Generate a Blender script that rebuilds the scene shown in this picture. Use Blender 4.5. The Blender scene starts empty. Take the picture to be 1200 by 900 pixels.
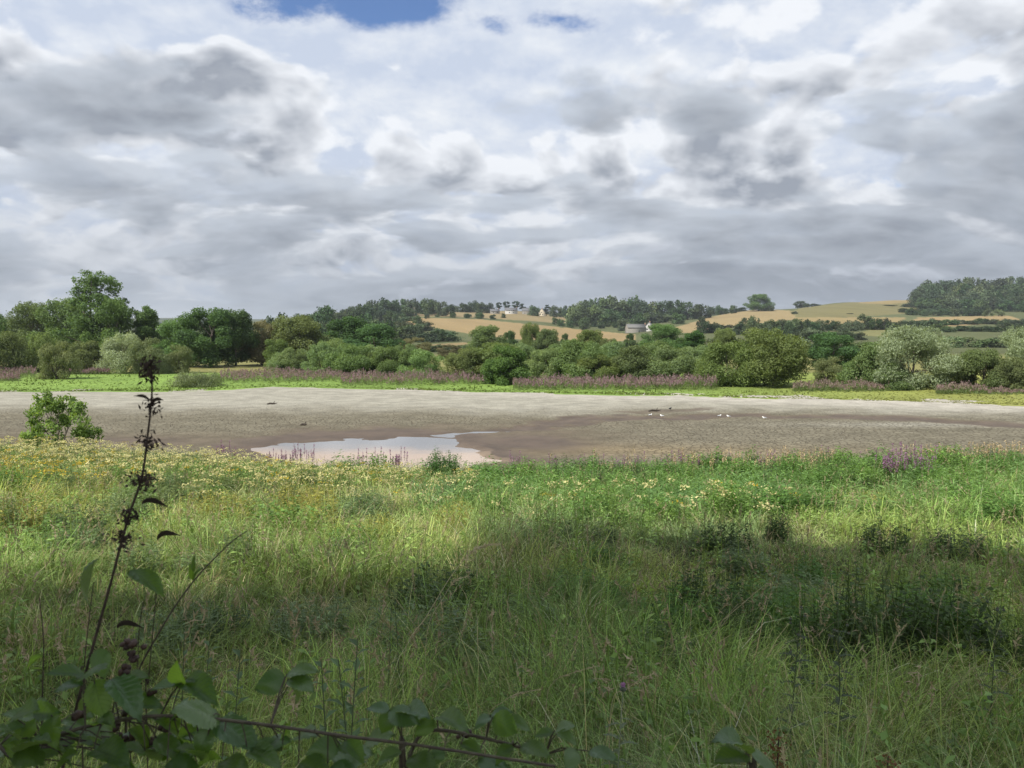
import bpy, math, random
import numpy as np
from mathutils import Vector

SC = bpy.context.scene
COL = SC.collection
R = math.radians
F = 890.0            # focal length of the photograph in its own pixels (1200 wide)
EYE = 5.5            # camera height above the lake bed
HOR = 400.0          # row of the horizon in the photograph
SUN_EL, SUN_X, SUN_Y = R(47), -0.76, -0.65     # direction towards the sun (from behind, left)

def lin(r, g, b):
    f = lambda c: (c/255/12.92 if c <= 10 else ((c/255+0.055)/1.055)**2.4)
    return (f(r), f(g), f(b), 1.0)

# ------------------------------------------------------------------ node helper
class NT:
    """small expression builder on a node tree"""
    def __init__(s, tree):
        s.t = tree; s.n = tree.nodes; s.l = tree.links
    def new(s, typ, **kw):
        nd = s.n.new(typ)
        for k, v in kw.items(): setattr(nd, k, v)
        return nd
    def put(s, sock, v):
        if v is None: return
        if isinstance(v, bpy.types.NodeSocket): s.l.new(v, sock)
        else:
            try: sock.default_value = v
            except Exception: sock.default_value = v[:len(sock.default_value)]
    def m(s, op, a, b=None, c=None, clamp=False):
        nd = s.new('ShaderNodeMath', operation=op, use_clamp=clamp)
        for i, v in enumerate((a, b, c)): s.put(nd.inputs[i], v)
        return nd.outputs[0]
    def add(s, a, b): return s.m('ADD', a, b)
    def sub(s, a, b): return s.m('SUBTRACT', a, b)
    def mul(s, a, b): return s.m('MULTIPLY', a, b)
    def div(s, a, b): return s.m('DIVIDE', a, b)
    def rng(s, v, a, b, c=0.0, d=1.0, smooth=True):
        nd = s.new('ShaderNodeMapRange', interpolation_type='SMOOTHSTEP' if smooth else 'LINEAR', clamp=True)
        for i, x in enumerate((v, a, b, c, d)): s.put(nd.inputs[i], x)
        return nd.outputs[0]
    def vec(s, x, y, z):
        nd = s.new('ShaderNodeCombineXYZ')
        for i, v in enumerate((x, y, z)): s.put(nd.inputs[i], v)
        return nd.outputs[0]
    def xyz(s, v):
        nd = s.new('ShaderNodeSeparateXYZ'); s.put(nd.inputs[0], v); return nd.outputs
    def vm(s, op, a, b=None):
        nd = s.new('ShaderNodeVectorMath', operation=op)
        s.put(nd.inputs[0], a)
        if op == 'SCALE': s.put(nd.inputs['Scale'], b)
        elif b is not None: s.put(nd.inputs[1], b)
        return nd.outputs[0]
    def noise(s, v, scale=5, detail=4, rough=0.5, lac=2.0, dist=0.0, color=False):
        nd = s.new('ShaderNodeTexNoise')
        if v is not None: s.put(nd.inputs['Vector'], v)
        for k, x in (('Scale', scale), ('Detail', detail), ('Roughness', rough), ('Lacunarity', lac), ('Distortion', dist)): s.put(nd.inputs[k], x)
        return nd.outputs['Color' if color else 'Fac']
    def mix(s, f, a, b, blend='MIX'):
        nd = s.new('ShaderNodeMix', data_type='RGBA', blend_type=blend)
        s.put(nd.inputs[0], f); s.put(nd.inputs[6], a); s.put(nd.inputs[7], b)
        return nd.outputs[2]
    def attr(s, name):
        return s.new('ShaderNodeAttribute', attribute_name=name).outputs
    def hsv(s, col, h=0.5, sat=1.0, v=1.0):
        nd = s.new('ShaderNodeHueSaturation')
        s.put(nd.inputs['Hue'], h); s.put(nd.inputs['Saturation'], sat); s.put(nd.inputs['Value'], v); s.put(nd.inputs['Color'], col)
        return nd.outputs[0]

def material(name):
    m = bpy.data.materials.new(name); m.use_nodes = True
    m.node_tree.nodes.clear()
    t = NT(m.node_tree)
    t.out = t.new('ShaderNodeOutputMaterial')
    return m, t

# ------------------------------------------------------------------ sky: Nishita air with broken stratocumulus
def build_world():
    w = bpy.data.worlds.new('World'); SC.world = w; w.use_nodes = True
    w.node_tree.nodes.clear(); t = NT(w.node_tree)
    out = t.new('ShaderNodeOutputWorld'); bg = t.new('ShaderNodeBackground')
    sky = t.new('ShaderNodeTexSky', sky_type='NISHITA'); sky.sun_disc = False
    sky.sun_elevation = SUN_EL; sky.sun_rotation = math.atan2(SUN_X, SUN_Y) % (2*math.pi)
    d = t.new('ShaderNodeTexCoord').outputs['Generated']
    x, y, z = t.xyz(d)
    zc = t.m('MAXIMUM', z, 0.0)
    fy = t.m('MAXIMUM', y, 0.06)
    u = t.div(x, fy); v = t.div(z, fy)
    def blob(px, py, sx, sy, a, inner=None):
        """a soft patch of the sky around one direction"""
        du = t.mul(t.sub(u, (px-600)/F), F/sx); dv = t.mul(t.sub(v, (HOR-py)/F), F/sy)
        q = t.add(t.mul(du, du), t.mul(dv, dv))
        return t.mul(t.m('EXPONENT', t.mul(q, -1.0)), a)
    def total(bl):
        s = None
        for b in bl:
            e = blob(*b); s = e if s is None else t.add(s, e)
        return s
    def plane(zz, h=1.0, k=0.085):
        q = t.add(zz, k)
        return t.div(t.mul(x, h), q), t.div(t.mul(y, h), q)
    # soft large warp shared by the layers
    px_, py_ = plane(zc)
    wv = t.noise(t.vec(px_, py_, 3.3), 0.8, 2, 0.5, color=True)
    wx, wy, wz = t.xyz(t.vm('SUBTRACT', wv, (0.5, 0.5, 0.5)))
    def layer(seed, scale, bias, th, soft, up, detail=8, rough=0.56, h=1.0, warp=0.5, stretch=1.0, kk=0.1, puff=0.0):
        def n(zz, det):
            a, b = plane(zz, h, kk)
            q = t.vec(t.add(t.mul(a, stretch), t.mul(wx, warp)), t.add(b, t.mul(wy, warp)), seed)
            f = t.noise(q, scale, det, rough)
            if puff:                                   # rounded cauliflower heads
                vo = t.new('ShaderNodeTexVoronoi', feature='SMOOTH_F1', voronoi_dimensions='2D')
                for kx, vx in (('Vector', q), ('Scale', scale*2.6), ('Detail', 2.0), ('Roughness', 0.5), ('Smoothness', 0.35)): t.put(vo.inputs[kx], vx)
                f = t.add(f, t.mul(t.sub(0.42, vo.outputs['Distance']), puff))
            return f
        n0 = n(zc, detail)
        n1 = n(t.add(zc, t.add(0.006, t.mul(zc, up))), detail-3)
        dens = t.add(n0, bias) if bias is not None else n0
        cov = t.rng(dens, th, t.add(th, soft))
        thick = t.rng(dens, th, th+0.25)
        relief = t.sub(n0, n1)
        return cov, thick, relief
    # high thin white sheet with blue gaps
    gaps = total([(385, 2, 150, 46, -0.33), (325, 22, 80, 28, -0.20), (490, 14, 70, 26, -0.17), (578, 44, 34, 22, -0.23), (672, 36, 60, 16, -0.24), (835, 86, 60, 11, -0.17),
                  (45, 165, 34, 9, -0.20), (540, 75, 110, 22, 0.12), (200, 30, 120, 40, 0.15), (900, 30, 260, 45, 0.13), (700, 90, 150, 30, 0.06), (600, 12, 22, 18, 0.1), (300, 235, 60, 8, -0.12), (20, 200, 30, 6, -0.1)])
    cov_h, th_h, rel_h = layer(7.7, 2.6, t.add(gaps, 0.24), 0.42, 0.22, 0.10, detail=8, h=1.5, kk=0.32, rough=0.62, warp=0.15)
    # main broken layer
    mid = total([(500, 195, 190, 40, 0.09), (160, 160, 130, 30, 0.06), (900, 210, 160, 40, 0.06), (640, 130, 40, 30, 0.07), (225, 115, 100, 40, 0.16), (30, 95, 75, 55, 0.17), (130, 175, 110, 30, 0.05), (420, 125, 75, 40, 0.08), (540, 95, 70, 24, -0.14),
                 (715, 140, 38, 36, 0.14), (835, 140, 80, 34, 0.14), (745, 190, 22, 34, -0.20), (985, 105, 50, 34, 0.13), (1120, 108, 90, 14, -0.13), (1110, 150, 80, 40, 0.06),
                 (1165, 80, 50, 24, 0.10), (940, 18, 60, 26, 0.10), (330, 22, 190, 40, -0.26), (470, 10, 60, 40, -0.25), (620, 45, 150, 38, -0.16), (150, 40, 120, 30, -0.14), (640, 215, 190, 26, 0.06),
                 (880, 225, 160, 40, 0.08), (400, 195, 30, 18, -0.13), (285, 230, 60, 10, -0.15), (560, 170, 100, 26, 0.07), (1000, 190, 60, 18, -0.10), (1150, 250, 90, 40, 0.06), (800, 60, 120, 30, -0.05)])
    cov_m, th_m, rel_m = layer(5.9, 2.6, t.add(mid, t.add(t.rng(z, 0.02, 0.34, 0.18, 0.07), t.rng(z, 0.45, 0.75, 0.0, -0.22))), 0.455, 0.085, 0.05, kk=0.44, warp=0.12, puff=0.24, rough=0.60)
    # darker bases, lower down
    low = total([(735, 250, 60, 18, 0.15), (960, 266, 85, 18, 0.20), (235, 140, 75, 18, 0.16), (60, 120, 60, 30, 0.10), (620, 235, 120, 22, 0.07), (420, 160, 80, 20, 0.05),
                 (480, 30, 500, 50, -0.22), (1000, 50, 300, 36, -0.18), (745, 190, 34, 35, -0.2), (90, 262, 40, 12, -0.16), (1040, 215, 60, 24, -0.12), (820, 150, 70, 25, 0.08),
                 (715, 150, 40, 25, 0.08), (620, 300, 60, 14, -0.06), (830, 296, 60, 12, -0.06)])
    cov_l, th_l, rel_l = layer(23.1, 2.2, t.add(low, t.add(t.rng(z, 0.03, 0.34, 0.17, 0.0), t.rng(z, 0.45, 0.75, 0.0, -0.2))), 0.49, 0.09, 0.06, h=0.9, stretch=0.7, kk=0.32, detail=8, warp=0.12, puff=0.16)
    # heaped cumulus heads standing up in front of each other towards the horizon
    heads = total([(95, 268, 50, 16, 0.16), (620, 300, 70, 20, 0.15), (770, 300, 60, 18, 0.13), (850, 285, 40, 22, 0.14), (980, 315, 60, 16, 0.13), (700, 180, 120, 30, 0.05), (400, 190, 40, 25, 0.14), (215, 220, 80, 25, 0.12), (180, 80, 60, 30, 0.12)])
    cov_c, th_c, rel_c = layer(41.7, 6.5, t.add(heads, t.rng(z, 0.03, 0.25, -0.01, -0.13)), 0.50, 0.15, 0.05, kk=0.7, h=1.0, detail=8, warp=0.08, stretch=0.75, puff=0.22)

    qx_, qy_ = plane(zc, 1.0, 0.35); fine = t.noise(t.vec(t.add(qx_, t.mul(wx, .2)), t.add(qy_, t.mul(wy, .2)), 11.0), 4.5, 8, 0.62)
    k = 10.0
    blue = t.mix(1.0, sky.outputs[0], (0.75, 0.92, 1.20, 1), 'MULTIPLY')
    def shade(cov, thick, rel, white, grey, relief, wisp=0.75):
        tone = t.m('ADD', t.mul(thick, 0.80), t.mul(rel, -relief), clamp=True)
        tone = t.m('ADD', tone, t.mul(t.sub(fine, 0.5), wisp), clamp=True)
        return t.mix(tone, white, grey)
    s = lambda c: tuple(a*k*0.82 for a in c[:3])+(1,)
    c_h = shade(cov_h, th_h, rel_h, s(lin(252, 254, 255)), s(lin(202, 213, 232)), 2.2)
    c_m = shade(cov_m, th_m, rel_m, s(lin(246, 249, 254)), s(lin(151, 158, 170)), 5.0)
    c_l = shade(cov_l, th_l, rel_l, s(lin(198, 206, 217)), s(lin(126, 133, 145)), 4.0)
    c_c = shade(cov_c, th_c, rel_c, s(lin(226, 231, 241)), s(lin(152, 157, 172)), 4.5)
    col = t.mix(cov_h, blue, c_h)
    col = t.mix(t.mul(cov_m, 0.92), col, c_m)
    col = t.mix(t.mul(cov_l, 0.85), col, c_l)
    col = t.mix(t.mul(cov_c, 0.8), col, c_c)
    # distance: far clouds merge into pale air close to the horizon
    far = t.rng(z, 0.0, 0.24, 0.62, 0.0)
    col = t.mix(far, col, s(lin(150, 158, 171)))
    strip = t.m('MULTIPLY', t.rng(z, 0.014, 0.06, 1.0, 0.0), t.rng(t.noise(t.vec(u, t.mul(v, 7.0), 2.0), 3.2, 6, 0.6), 0.44, 0.64))
    col = t.mix(t.mul(strip, 0.7), col, s(lin(214, 219, 228)))
    # unseen sky overhead and behind the camera, brightened to lift the shaded ground
    shade_lift = t.add(1.0, t.mul(t.m('MAXIMUM', t.rng(z, 0.45, 0.8), t.rng(t.mul(y, -1.0), 0.05, 0.8)), 0.15))
    col = t.mix(1.0, col, t.vec(shade_lift, shade_lift, shade_lift), 'MULTIPLY')
    # ground side
    col = t.mix(t.rng(z, -0.03, 0.0, 1.0, 0.0), col, s(lin(105, 112, 100)))
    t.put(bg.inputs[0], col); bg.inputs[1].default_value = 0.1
    t.l.new(bg.outputs[0], out.inputs[0])
    try:
        w.cycles.sampling_method = 'MANUAL'; w.cycles.sample_map_resolution = 512
    except Exception: pass
build_world()

def build_sun():
    l = bpy.data.lights.new('sun', 'SUN'); l.energy = 5.0; l.angle = R(0.53); l.color = (1.0, 0.955, 0.88)
    o = bpy.data.objects.new('sun', l); COL.objects.link(o)
    h = math.cos(SUN_EL)/math.hypot(SUN_X, SUN_Y)
    to = Vector((SUN_X*h, SUN_Y*h, math.sin(SUN_EL)))
    o.rotation_euler = to.to_track_quat('Z', 'Y').to_euler()
    o.location = to*60
build_sun()

def build_camera():
    c = bpy.data.cameras.new('camera'); o = bpy.data.objects.new('camera', c); COL.objects.link(o)
    c.sensor_fit = 'HORIZONTAL'; c.sensor_width = 36.0; c.lens = 36.0*F/1200.0
    c.clip_start = 0.05; c.clip_end = 20000
    c.dof.use_dof = True; c.dof.focus_distance = 45.0; c.dof.aperture_fstop = 11.0
    o.location = (0, 0, EYE); o.rotation_euler = (R(90)-math.atan((450-HOR)/F), 0, 0)
    SC.camera = o
build_camera()
vs = SC.view_settings
vs.view_transform = 'Standard'; vs.look = 'None'; vs.gamma = 1.0; vs.exposure = 0.30
try: vs.use_curve_mapping = False
except Exception: pass
# ------------------------------------------------------------------ helpers: pixels to places, meshes
PITCH = math.atan((450-HOR)/F)
def slope(py): return math.tan(math.atan((450-py)/F)-PITCH)
def at(px, py, y):
    """the point that the photograph shows at (px, py) if it lies y metres ahead"""
    s = slope(py); dep = y*(math.cos(PITCH)-s*math.sin(PITCH))
    return Vector(((px-600)/F*dep, y, EYE+s*y))

def hash2(ix, iy, seed):
    h = (ix.astype(np.int64)*374761393 + iy.astype(np.int64)*668265263 + seed*1274126177) & 0xFFFFFFFF
    h = ((h ^ (h >> 13))*1274126177) & 0xFFFFFFFF
    return ((h ^ (h >> 16)) & 0xFFFF)/65535.0
def vnoise(x, y, seed=0):
    ix, iy = np.floor(x), np.floor(y); fx, fy = x-ix, y-iy
    fx = fx*fx*(3-2*fx); fy = fy*fy*(3-2*fy)
    a = hash2(ix, iy, seed); b = hash2(ix+1, iy, seed); c = hash2(ix, iy+1, seed); d = hash2(ix+1, iy+1, seed)
    return a+(b-a)*fx+(c-a)*fy+(a-b-c+d)*fx*fy
def fbm(x, y, seed=0, octv=4):
    s = 0; a = .5; n = 0
    for k in range(octv):
        s = s+a*vnoise(x, y, seed+k*17); n += a; x = x*2.03+5.1; y = y*2.03+1.7; a *= .5
    return s/n
def sm(x, a, b):
    t = np.clip((np.asarray(x, dtype=float)-a)/(b-a), 0, 1); return t*t*(3-2*t)

def mesh(name, V, faces, col=None, mat=None, smooth=False, extra=None, midx=None):
    """one mesh from arrays; faces: list of (n,k) index arrays; col: per-vertex rgb; extra: {name: per-vertex float}"""
    me = bpy.data.meshes.new(name)
    V = np.asarray(V, dtype=np.float32)
    faces = [np.asarray(f, dtype=np.int32) for f in faces if len(f)]
    me.vertices.add(len(V)); me.vertices.foreach_set('co', V.ravel())
    tot = sum(f.size for f in faces); npoly = sum(len(f) for f in faces)
    me.loops.add(tot); me.loops.foreach_set('vertex_index', np.concatenate([f.ravel() for f in faces]))
    me.polygons.add(npoly)
    sizes = np.concatenate([np.full(len(f), f.shape[1], dtype=np.int32) for f in faces])
    st = np.zeros(npoly, dtype=np.int32); st[1:] = np.cumsum(sizes)[:-1]
    me.polygons.foreach_set('loop_start', st)
    if smooth: me.polygons.foreach_set('use_smooth', np.ones(npoly, dtype=bool))
    if midx is not None: me.polygons.foreach_set('material_index', np.asarray(midx, dtype=np.int32))
    if col is not None:
        c = np.ones((len(V), 4), dtype=np.float32); c[:, :3] = col
        me.attributes.new('col', 'FLOAT_COLOR', 'POINT').data.foreach_set('color', c.ravel())
    for k, v in (extra or {}).items():
        me.attributes.new(k, 'FLOAT', 'POINT').data.foreach_set('value', np.asarray(v, dtype=np.float32))
    for m in (mat if isinstance(mat, (list, tuple)) else [mat]):
        if m: me.materials.append(m)
    me.update(calc_edges=True); me.validate()
    return me
def obj(name, me, parent=None, loc=None):
    o = bpy.data.objects.new(name, me); COL.objects.link(o)
    if parent: o.parent = parent
    if loc is not None: o.location = loc
    return o
def tag(o, label, cat, group=None):
    o['label'] = label; o['category'] = cat
    if group: o['group'] = group
    return o
def thing(name, label, cat, loc=(0, 0, 0), rz=0.0, group=None, scale=None):
    o = bpy.data.objects.new(name, None); COL.objects.link(o)
    o.empty_display_size = .2; o.location = loc; o.rotation_euler = (0, 0, rz)
    if scale: o.scale = scale
    return tag(o, label, cat, group)
def kind(o, k): o['kind'] = k; return o

class Geo:
    """collects pieces into one mesh"""
    def __init__(s): s.V = []; s.Q = {}; s.n = 0; s.c = []; s.M = {}
    def add(s, V, faces, col=None, mi=0):
        V = np.asarray(V, dtype=np.float32).reshape(-1, 3)
        for f in faces:
            f = np.asarray(f, dtype=np.int32)
            if len(f):
                s.Q.setdefault((f.shape[1], mi), []).append(f+s.n)
        s.V.append(V); s.n += len(V)
        c = np.empty((len(V), 3), dtype=np.float32); c[:] = (0.5, 0.5, 0.5) if col is None else col
        s.c.append(c)
    def build(s, name, mat, smooth=False):
        fs = []; mi = []
        for (k, m_), l in s.Q.items():
            f = np.concatenate(l); fs.append(f); mi += [m_]*len(f)
        return mesh(name, np.concatenate(s.V), fs, np.concatenate(s.c), mat, smooth, midx=mi)
def tube(pts, rad, sides=6):
    P = np.array([tuple(p) for p in pts], dtype=float); n = len(P)
    T = np.gradient(P, axis=0); T /= np.linalg.norm(T, axis=1)[:, None]+1e-9
    up = np.array([0.13, 0.31, 0.94]); A = np.cross(T, up); bad = np.linalg.norm(A, axis=1) < .1
    A[bad] = np.cross(T[bad], [1, 0, 0.2]); A /= np.linalg.norm(A, axis=1)[:, None]; B = np.cross(T, A)
    ang = np.arange(sides)*2*math.pi/sides
    r = np.broadcast_to(np.asarray(rad, dtype=float), (n,))
    V = P[:, None]+r[:, None, None]*(np.cos(ang)[None, :, None]*A[:, None]+np.sin(ang)[None, :, None]*B[:, None])
    i = np.arange(n-1)[:, None]*sides; j = np.arange(sides)[None]; k = (j+1) % sides
    Q = np.stack([i+j, i+k, i+sides+k, i+sides+j], -1).reshape(-1, 4)
    return V.reshape(-1, 3), [Q]
def norm(a): return a/(np.linalg.norm(a, axis=-1, keepdims=True)+1e-9)
def leafquads(P, N, A, L, W, fold=0.18):
    """rhombic leaves: centres P, normals N, long axes A"""
    A = norm(A-N*np.sum(A*N, -1, keepdims=True)); B = np.cross(N, A)
    L = np.asarray(L)[..., None]; W = np.asarray(W)[..., None]
    V = np.stack([P-A*L*.5-N*L*fold, P+B*W*.5+A*L*.06, P+A*L*.5-N*L*fold, P-B*W*.5+A*L*.06], 1)
    n = len(P); return V.reshape(-1, 3), [np.arange(n*4).reshape(-1, 4)]
def box(x0, x1, y0, y1, z0, z1):
    V = [(x, y, z) for z in (z0, z1) for y in (y0, y1) for x in (x0, x1)]
    return V, [[(0, 2, 3, 1), (4, 5, 7, 6), (0, 1, 5, 4), (2, 6, 7, 3), (0, 4, 6, 2), (1, 3, 7, 5)]]

# ------------------------------------------------------------------ lie of the land
_PX = np.array([-500, 0, 150, 300, 400, 500, 600, 700, 800, 900, 1000, 1100, 1200, 1700], dtype=float)
_D = np.array([115, 160, 250, 350, 500, 650, 800, 1000, 1250, 1600, 2500, 3300, 4200], dtype=float)
_PY = np.array([
    [438.5]*14,
    [425]*14,
    [414]*14,
    [409, 409, 409, 408, 407, 406, 406, 406, 405, 405, 404, 404, 404, 404],
    [404, 404, 403, 402, 399, 397, 397, 400, 394, 392, 389, 388, 388, 388],
    [402, 402, 400, 396, 386, 380, 385, 392, 385, 378, 380, 380, 380, 380],
    [400, 400, 396, 388, 375, 371.5, 374, 381, 377, 369, 368, 371, 370, 370],
    [399, 399, 393, 380, 369, 366.5, 366.5, 375, 372, 364.5, 357, 362, 360, 358],
    [398, 398, 392, 378, 367, 365.5, 365, 373, 371, 364, 354, 350.5, 348, 345],
    [395, 395, 391, 379, 372, 371, 371, 378, 376, 370, 362, 358, 356, 352],
    [373, 373, 374.5, 375, 376, 378, 380, 382, 380, 376, 370, 366, 362, 360],
    [372, 371, 372.5, 374, 375, 378, 380, 382, 380, 376, 372, 370, 368, 366],
    [388]*14], dtype=float)
def near_shore(px): return np.interp(px, [-600, 0, 100, 300, 500, 700, 1000, 1200, 1800], [41, 37.5, 36.0, 32.6, 30.2, 30.4, 31.4, 33, 37])
def far_shore(px):
    b = np.interp(px, [-600, 0, 200, 270, 320, 350, 500, 700, 900, 1200, 1800], [80, 82, 83, 87, 92, 90, 86, 81, 75, 67, 55])
    return b-2.6*sm(px, 380, 560)+2.5*(fbm(px/60.0, px*0+.3, 5)-.5)
def polar(x, y):
    az = np.clip(np.arctan2(x, y), -R(62), R(62)); r = np.hypot(x, y)
    return 600+F*np.tan(az), r*np.cos(az)
def ground_z(x, y):
    x = np.asarray(x, dtype=float); y = np.asarray(y, dtype=float)
    px, d = polar(x, y)
    dn, df = near_shore(px), far_shore(px)
    t = np.clip(d/dn, 0, 1.6)
    bank = 3.85*(1-t)-0.02+0.35*np.sin(np.clip(t, 0, 1)*math.pi)*(-0.45)+(fbm(x*.35, y*.35, 3)-.5)*0.30*sm(d, 1, 6)
    bank = np.where(d < 0.01, 3.85, bank); bank = np.maximum(bank, -0.6)
    rise = -0.6+0.6*sm(d, df-8, df)+0.47*sm(d, df, 115)
    z = np.where(d < (dn+df)/2, bank, rise+(fbm(x*.25, y*.25, 9)-.5)*.12*sm(d, df-2, df+4))
    # hills
    ld = np.log(np.clip(d, 115, 4200)); LD = np.log(_D)
    i = np.clip(np.searchsorted(LD, ld)-1, 0, len(LD)-2); fr = np.clip((ld-LD[i])/(LD[i+1]-LD[i]), 0, 1)
    j = np.clip(np.searchsorted(_PX, px)-1, 0, len(_PX)-2); g = np.clip((px-_PX[j])/(_PX[j+1]-_PX[j]), 0, 1); g = g*g*(3-2*g)
    py = (_PY[i, j]*(1-g)+_PY[i, j+1]*g)*(1-fr)+(_PY[i+1, j]*(1-g)+_PY[i+1, j+1]*g)*fr
    zh = EYE+(HOR-py)/F*d
    w = sm(d, 108, 122)
    z = z*(1-w)+zh*w+(fbm(x*.012, y*.012, 21)-.5)*6.0*sm(d, 500, 1200)
    back = sm(-y, 0.5, 6.0)                       # the path and verge behind the camera
    return z*(1-back)+3.85*back
def gz(x, y): return float(ground_z(np.array([x]), np.array([y]))[0])
def ground_py(px, d):
    x = (px-600)/F*d; return HOR-(gz(x, d)-EYE)/d*F
def place(px, base=None, d=None):
    """ground point seen at column px, either d metres ahead or where its foot shows at row base"""
    if d is None:
        lo, hi = 4.0, 400.0
        for _ in range(40):
            mid = (lo+hi)/2
            s = HOR-(gz((px-600)/F*mid, mid)-EYE)/mid*F if mid > 60 else None
            py = s if s is not None else 1e3
            if py > base: lo = mid
            else: hi = mid
        d = (lo+hi)/2
    x = (px-600)/F*d
    return x, d, gz(x, d)

FIELDS = [  # (polygon in photo columns/rows, distance range, colour)
    ([(465, 374), (500, 372.5), (560, 374), (640, 382), (700, 388), (745, 392), (742, 404), (690, 403), (620, 399), (560, 393), (515, 385), (480, 380)], (480, 980), (0.33, 0.24, 0.122)),
    ([(470, 366), (560, 364), (645, 366), (700, 374), (660, 379), (560, 372.5), (500, 371), (472, 372)], (700, 1300), (0.29, 0.225, 0.12)),
    ([(790, 384), (830, 372), (880, 362), (925, 364), (935, 374), (880, 380), (800, 392)], (560, 1300), (0.33, 0.25, 0.13)),
    ([(925, 366), (940, 360), (1000, 354), (1090, 345), (1090, 366), (1010, 371), (935, 374)], (700, 1400), (0.20, 0.178, 0.08)),
    ([(1000, 352), (1100, 343), (1100, 353), (1010, 358)], (1050, 1400), (0.30, 0.23, 0.11)),
    ([(1055, 381), (1075, 372), (1180, 370), (1200, 376), (1100, 384)], (600, 1000), (0.34, 0.25, 0.125)),
    ([(995, 392), (1030, 384), (1070, 384), (1050, 396)], (420, 700), (0.21, 0.20, 0.085)),
    ([(500, 404), (545, 401), (570, 408), (520, 414)], (250, 600), (0.27, 0.20, 0.10)),
    ([(930, 372), (1060, 372), (1050, 381), (940, 381)], (600, 820), (0.31, 0.24, 0.115)),
    ([(740, 402), (800, 396), (800, 408), (740, 412)], (300, 600), (0.22, 0.21, 0.09)),
]
def inpoly(px, py, poly):
    ins = np.zeros(px.shape, dtype=bool); n = len(poly)
    for i in range(n):
        (x1, y1), (x2, y2) = poly[i], poly[(i+1) % n]
        c = ((y1 > py) != (y2 > py)) & (px < (x2-x1)*(py-y1)/((y2-y1) or 1e-9)+x1)
        ins ^= c
    return ins

def build_ground():
    az = np.concatenate([np.linspace(-180, -46, 40)[:-1], np.linspace(-46, 46, 520), np.linspace(46, 180, 40)[1:]])
    r = np.concatenate([[0.3], np.geomspace(0.8, 60, 120), np.linspace(61, 130, 70), np.geomspace(132, 1500, 210), np.geomspace(1520, 9000, 40)])
    A, RR = np.meshgrid(np.radians(az), r)
    X, Y = RR*np.sin(A), RR*np.cos(A)
    Z = ground_z(X, Y)
    px, d = polar(X, Y); py = HOR-(Z-EYE)/np.maximum(d, .1)*F
    n = X.shape
    c = np.empty(n+(3,)); c[:] = (0.088, 0.098, 0.044)
    nz = fbm(X*.02, Y*.02, 31)[..., None]; n2 = fbm(X*.15, Y*.15, 41)[..., None]
    c = c*(0.75+0.5*nz)
    shore = (sm(d, 60, 62)*(1-sm(d, 118, 124)))[..., None]
    yel = sm(px, 700, 1150)[..., None]
    green = np.array((0.132, 0.198, 0.046))*(1-yel)+np.array((0.185, 0.195, 0.055))*yel
    green = green*(0.90+0.6*n2)
    c = c*(1-shore)+green*shore
    rough = (sm(d, 116, 125)*(1-sm(d, 200, 260)))[..., None]
    c = c*(1-rough)+np.array((0.19, 0.18, 0.07))*rough
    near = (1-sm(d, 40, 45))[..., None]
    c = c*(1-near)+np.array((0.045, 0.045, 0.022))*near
    for poly, (d0, d1), col in FIELDS:
        k = inpoly(px, py, poly) & (d > d0) & (d < d1) & (Y > 0)
        st = (0.86+0.28*fbm(X*.05+Y*.01, Y*.012, 77))[..., None]
        c = np.where(k[..., None], np.array(col)*st*.74, c)
    far = sm(d, 1450, 2000)[..., None]
    patch = (fbm(X*.004, Y*.0022, 51) > .52)[..., None]
    c = c*(1-far)+np.where(patch, np.array((0.035, 0.05, 0.030)), np.array((0.075, 0.085, 0.045)))*far
    m, t = material('ground_soil_and_turf')
    co = t.new('ShaderNodeTexCoord').outputs['Object']
    col = t.attr('col')[0]
    f1 = t.noise(co, 1.3, 6, .65); f2 = t.noise(co, 0.06, 5, .6)
    col = t.mix(1.0, col, t.vec(t.rng(f1, .25, .75, .70, 1.30), t.rng(f1, .25, .75, .74, 1.26), t.rng(f1, .25, .75, .7, 1.2)), 'MULTIPLY')
    col = t.mix(t.rng(f2, .4, .7, 0, .25), col, t.mix(1.0, col, (0.75, 0.82, 0.8, 1), 'MULTIPLY'))
    b = t.new('ShaderNodeBsdfPrincipled'); t.put(b.inputs['Base Color'], col); b.inputs['Roughness'].default_value = .95
    b.inputs['Specular IOR Level'].default_value = .1
    bp = t.new('ShaderNodeBump'); bp.inputs['Strength'].default_value = .6; bp.inputs['Distance'].default_value = .15
    t.put(bp.inputs['Height'], f1); t.l.new(bp.outputs[0], b.inputs['Normal'])
    t.l.new(b.outputs[0], t.out.inputs[0])
    i = np.arange(n[0]-1)[:, None]*n[1]; j = np.arange(n[1]-1)[None]
    Q = np.stack([i+j, i+n[1]+j, i+n[1]+j+1, i+j+1], -1).reshape(-1, 4)[:, ::-1]
    V = np.stack([X, Y, Z], -1).reshape(-1, 3)
    # close the little hole at the middle
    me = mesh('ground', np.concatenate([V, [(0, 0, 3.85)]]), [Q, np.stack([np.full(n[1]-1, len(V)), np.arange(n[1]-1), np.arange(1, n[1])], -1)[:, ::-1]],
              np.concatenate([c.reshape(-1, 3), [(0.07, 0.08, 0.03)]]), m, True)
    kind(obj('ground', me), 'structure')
build_ground()

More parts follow.
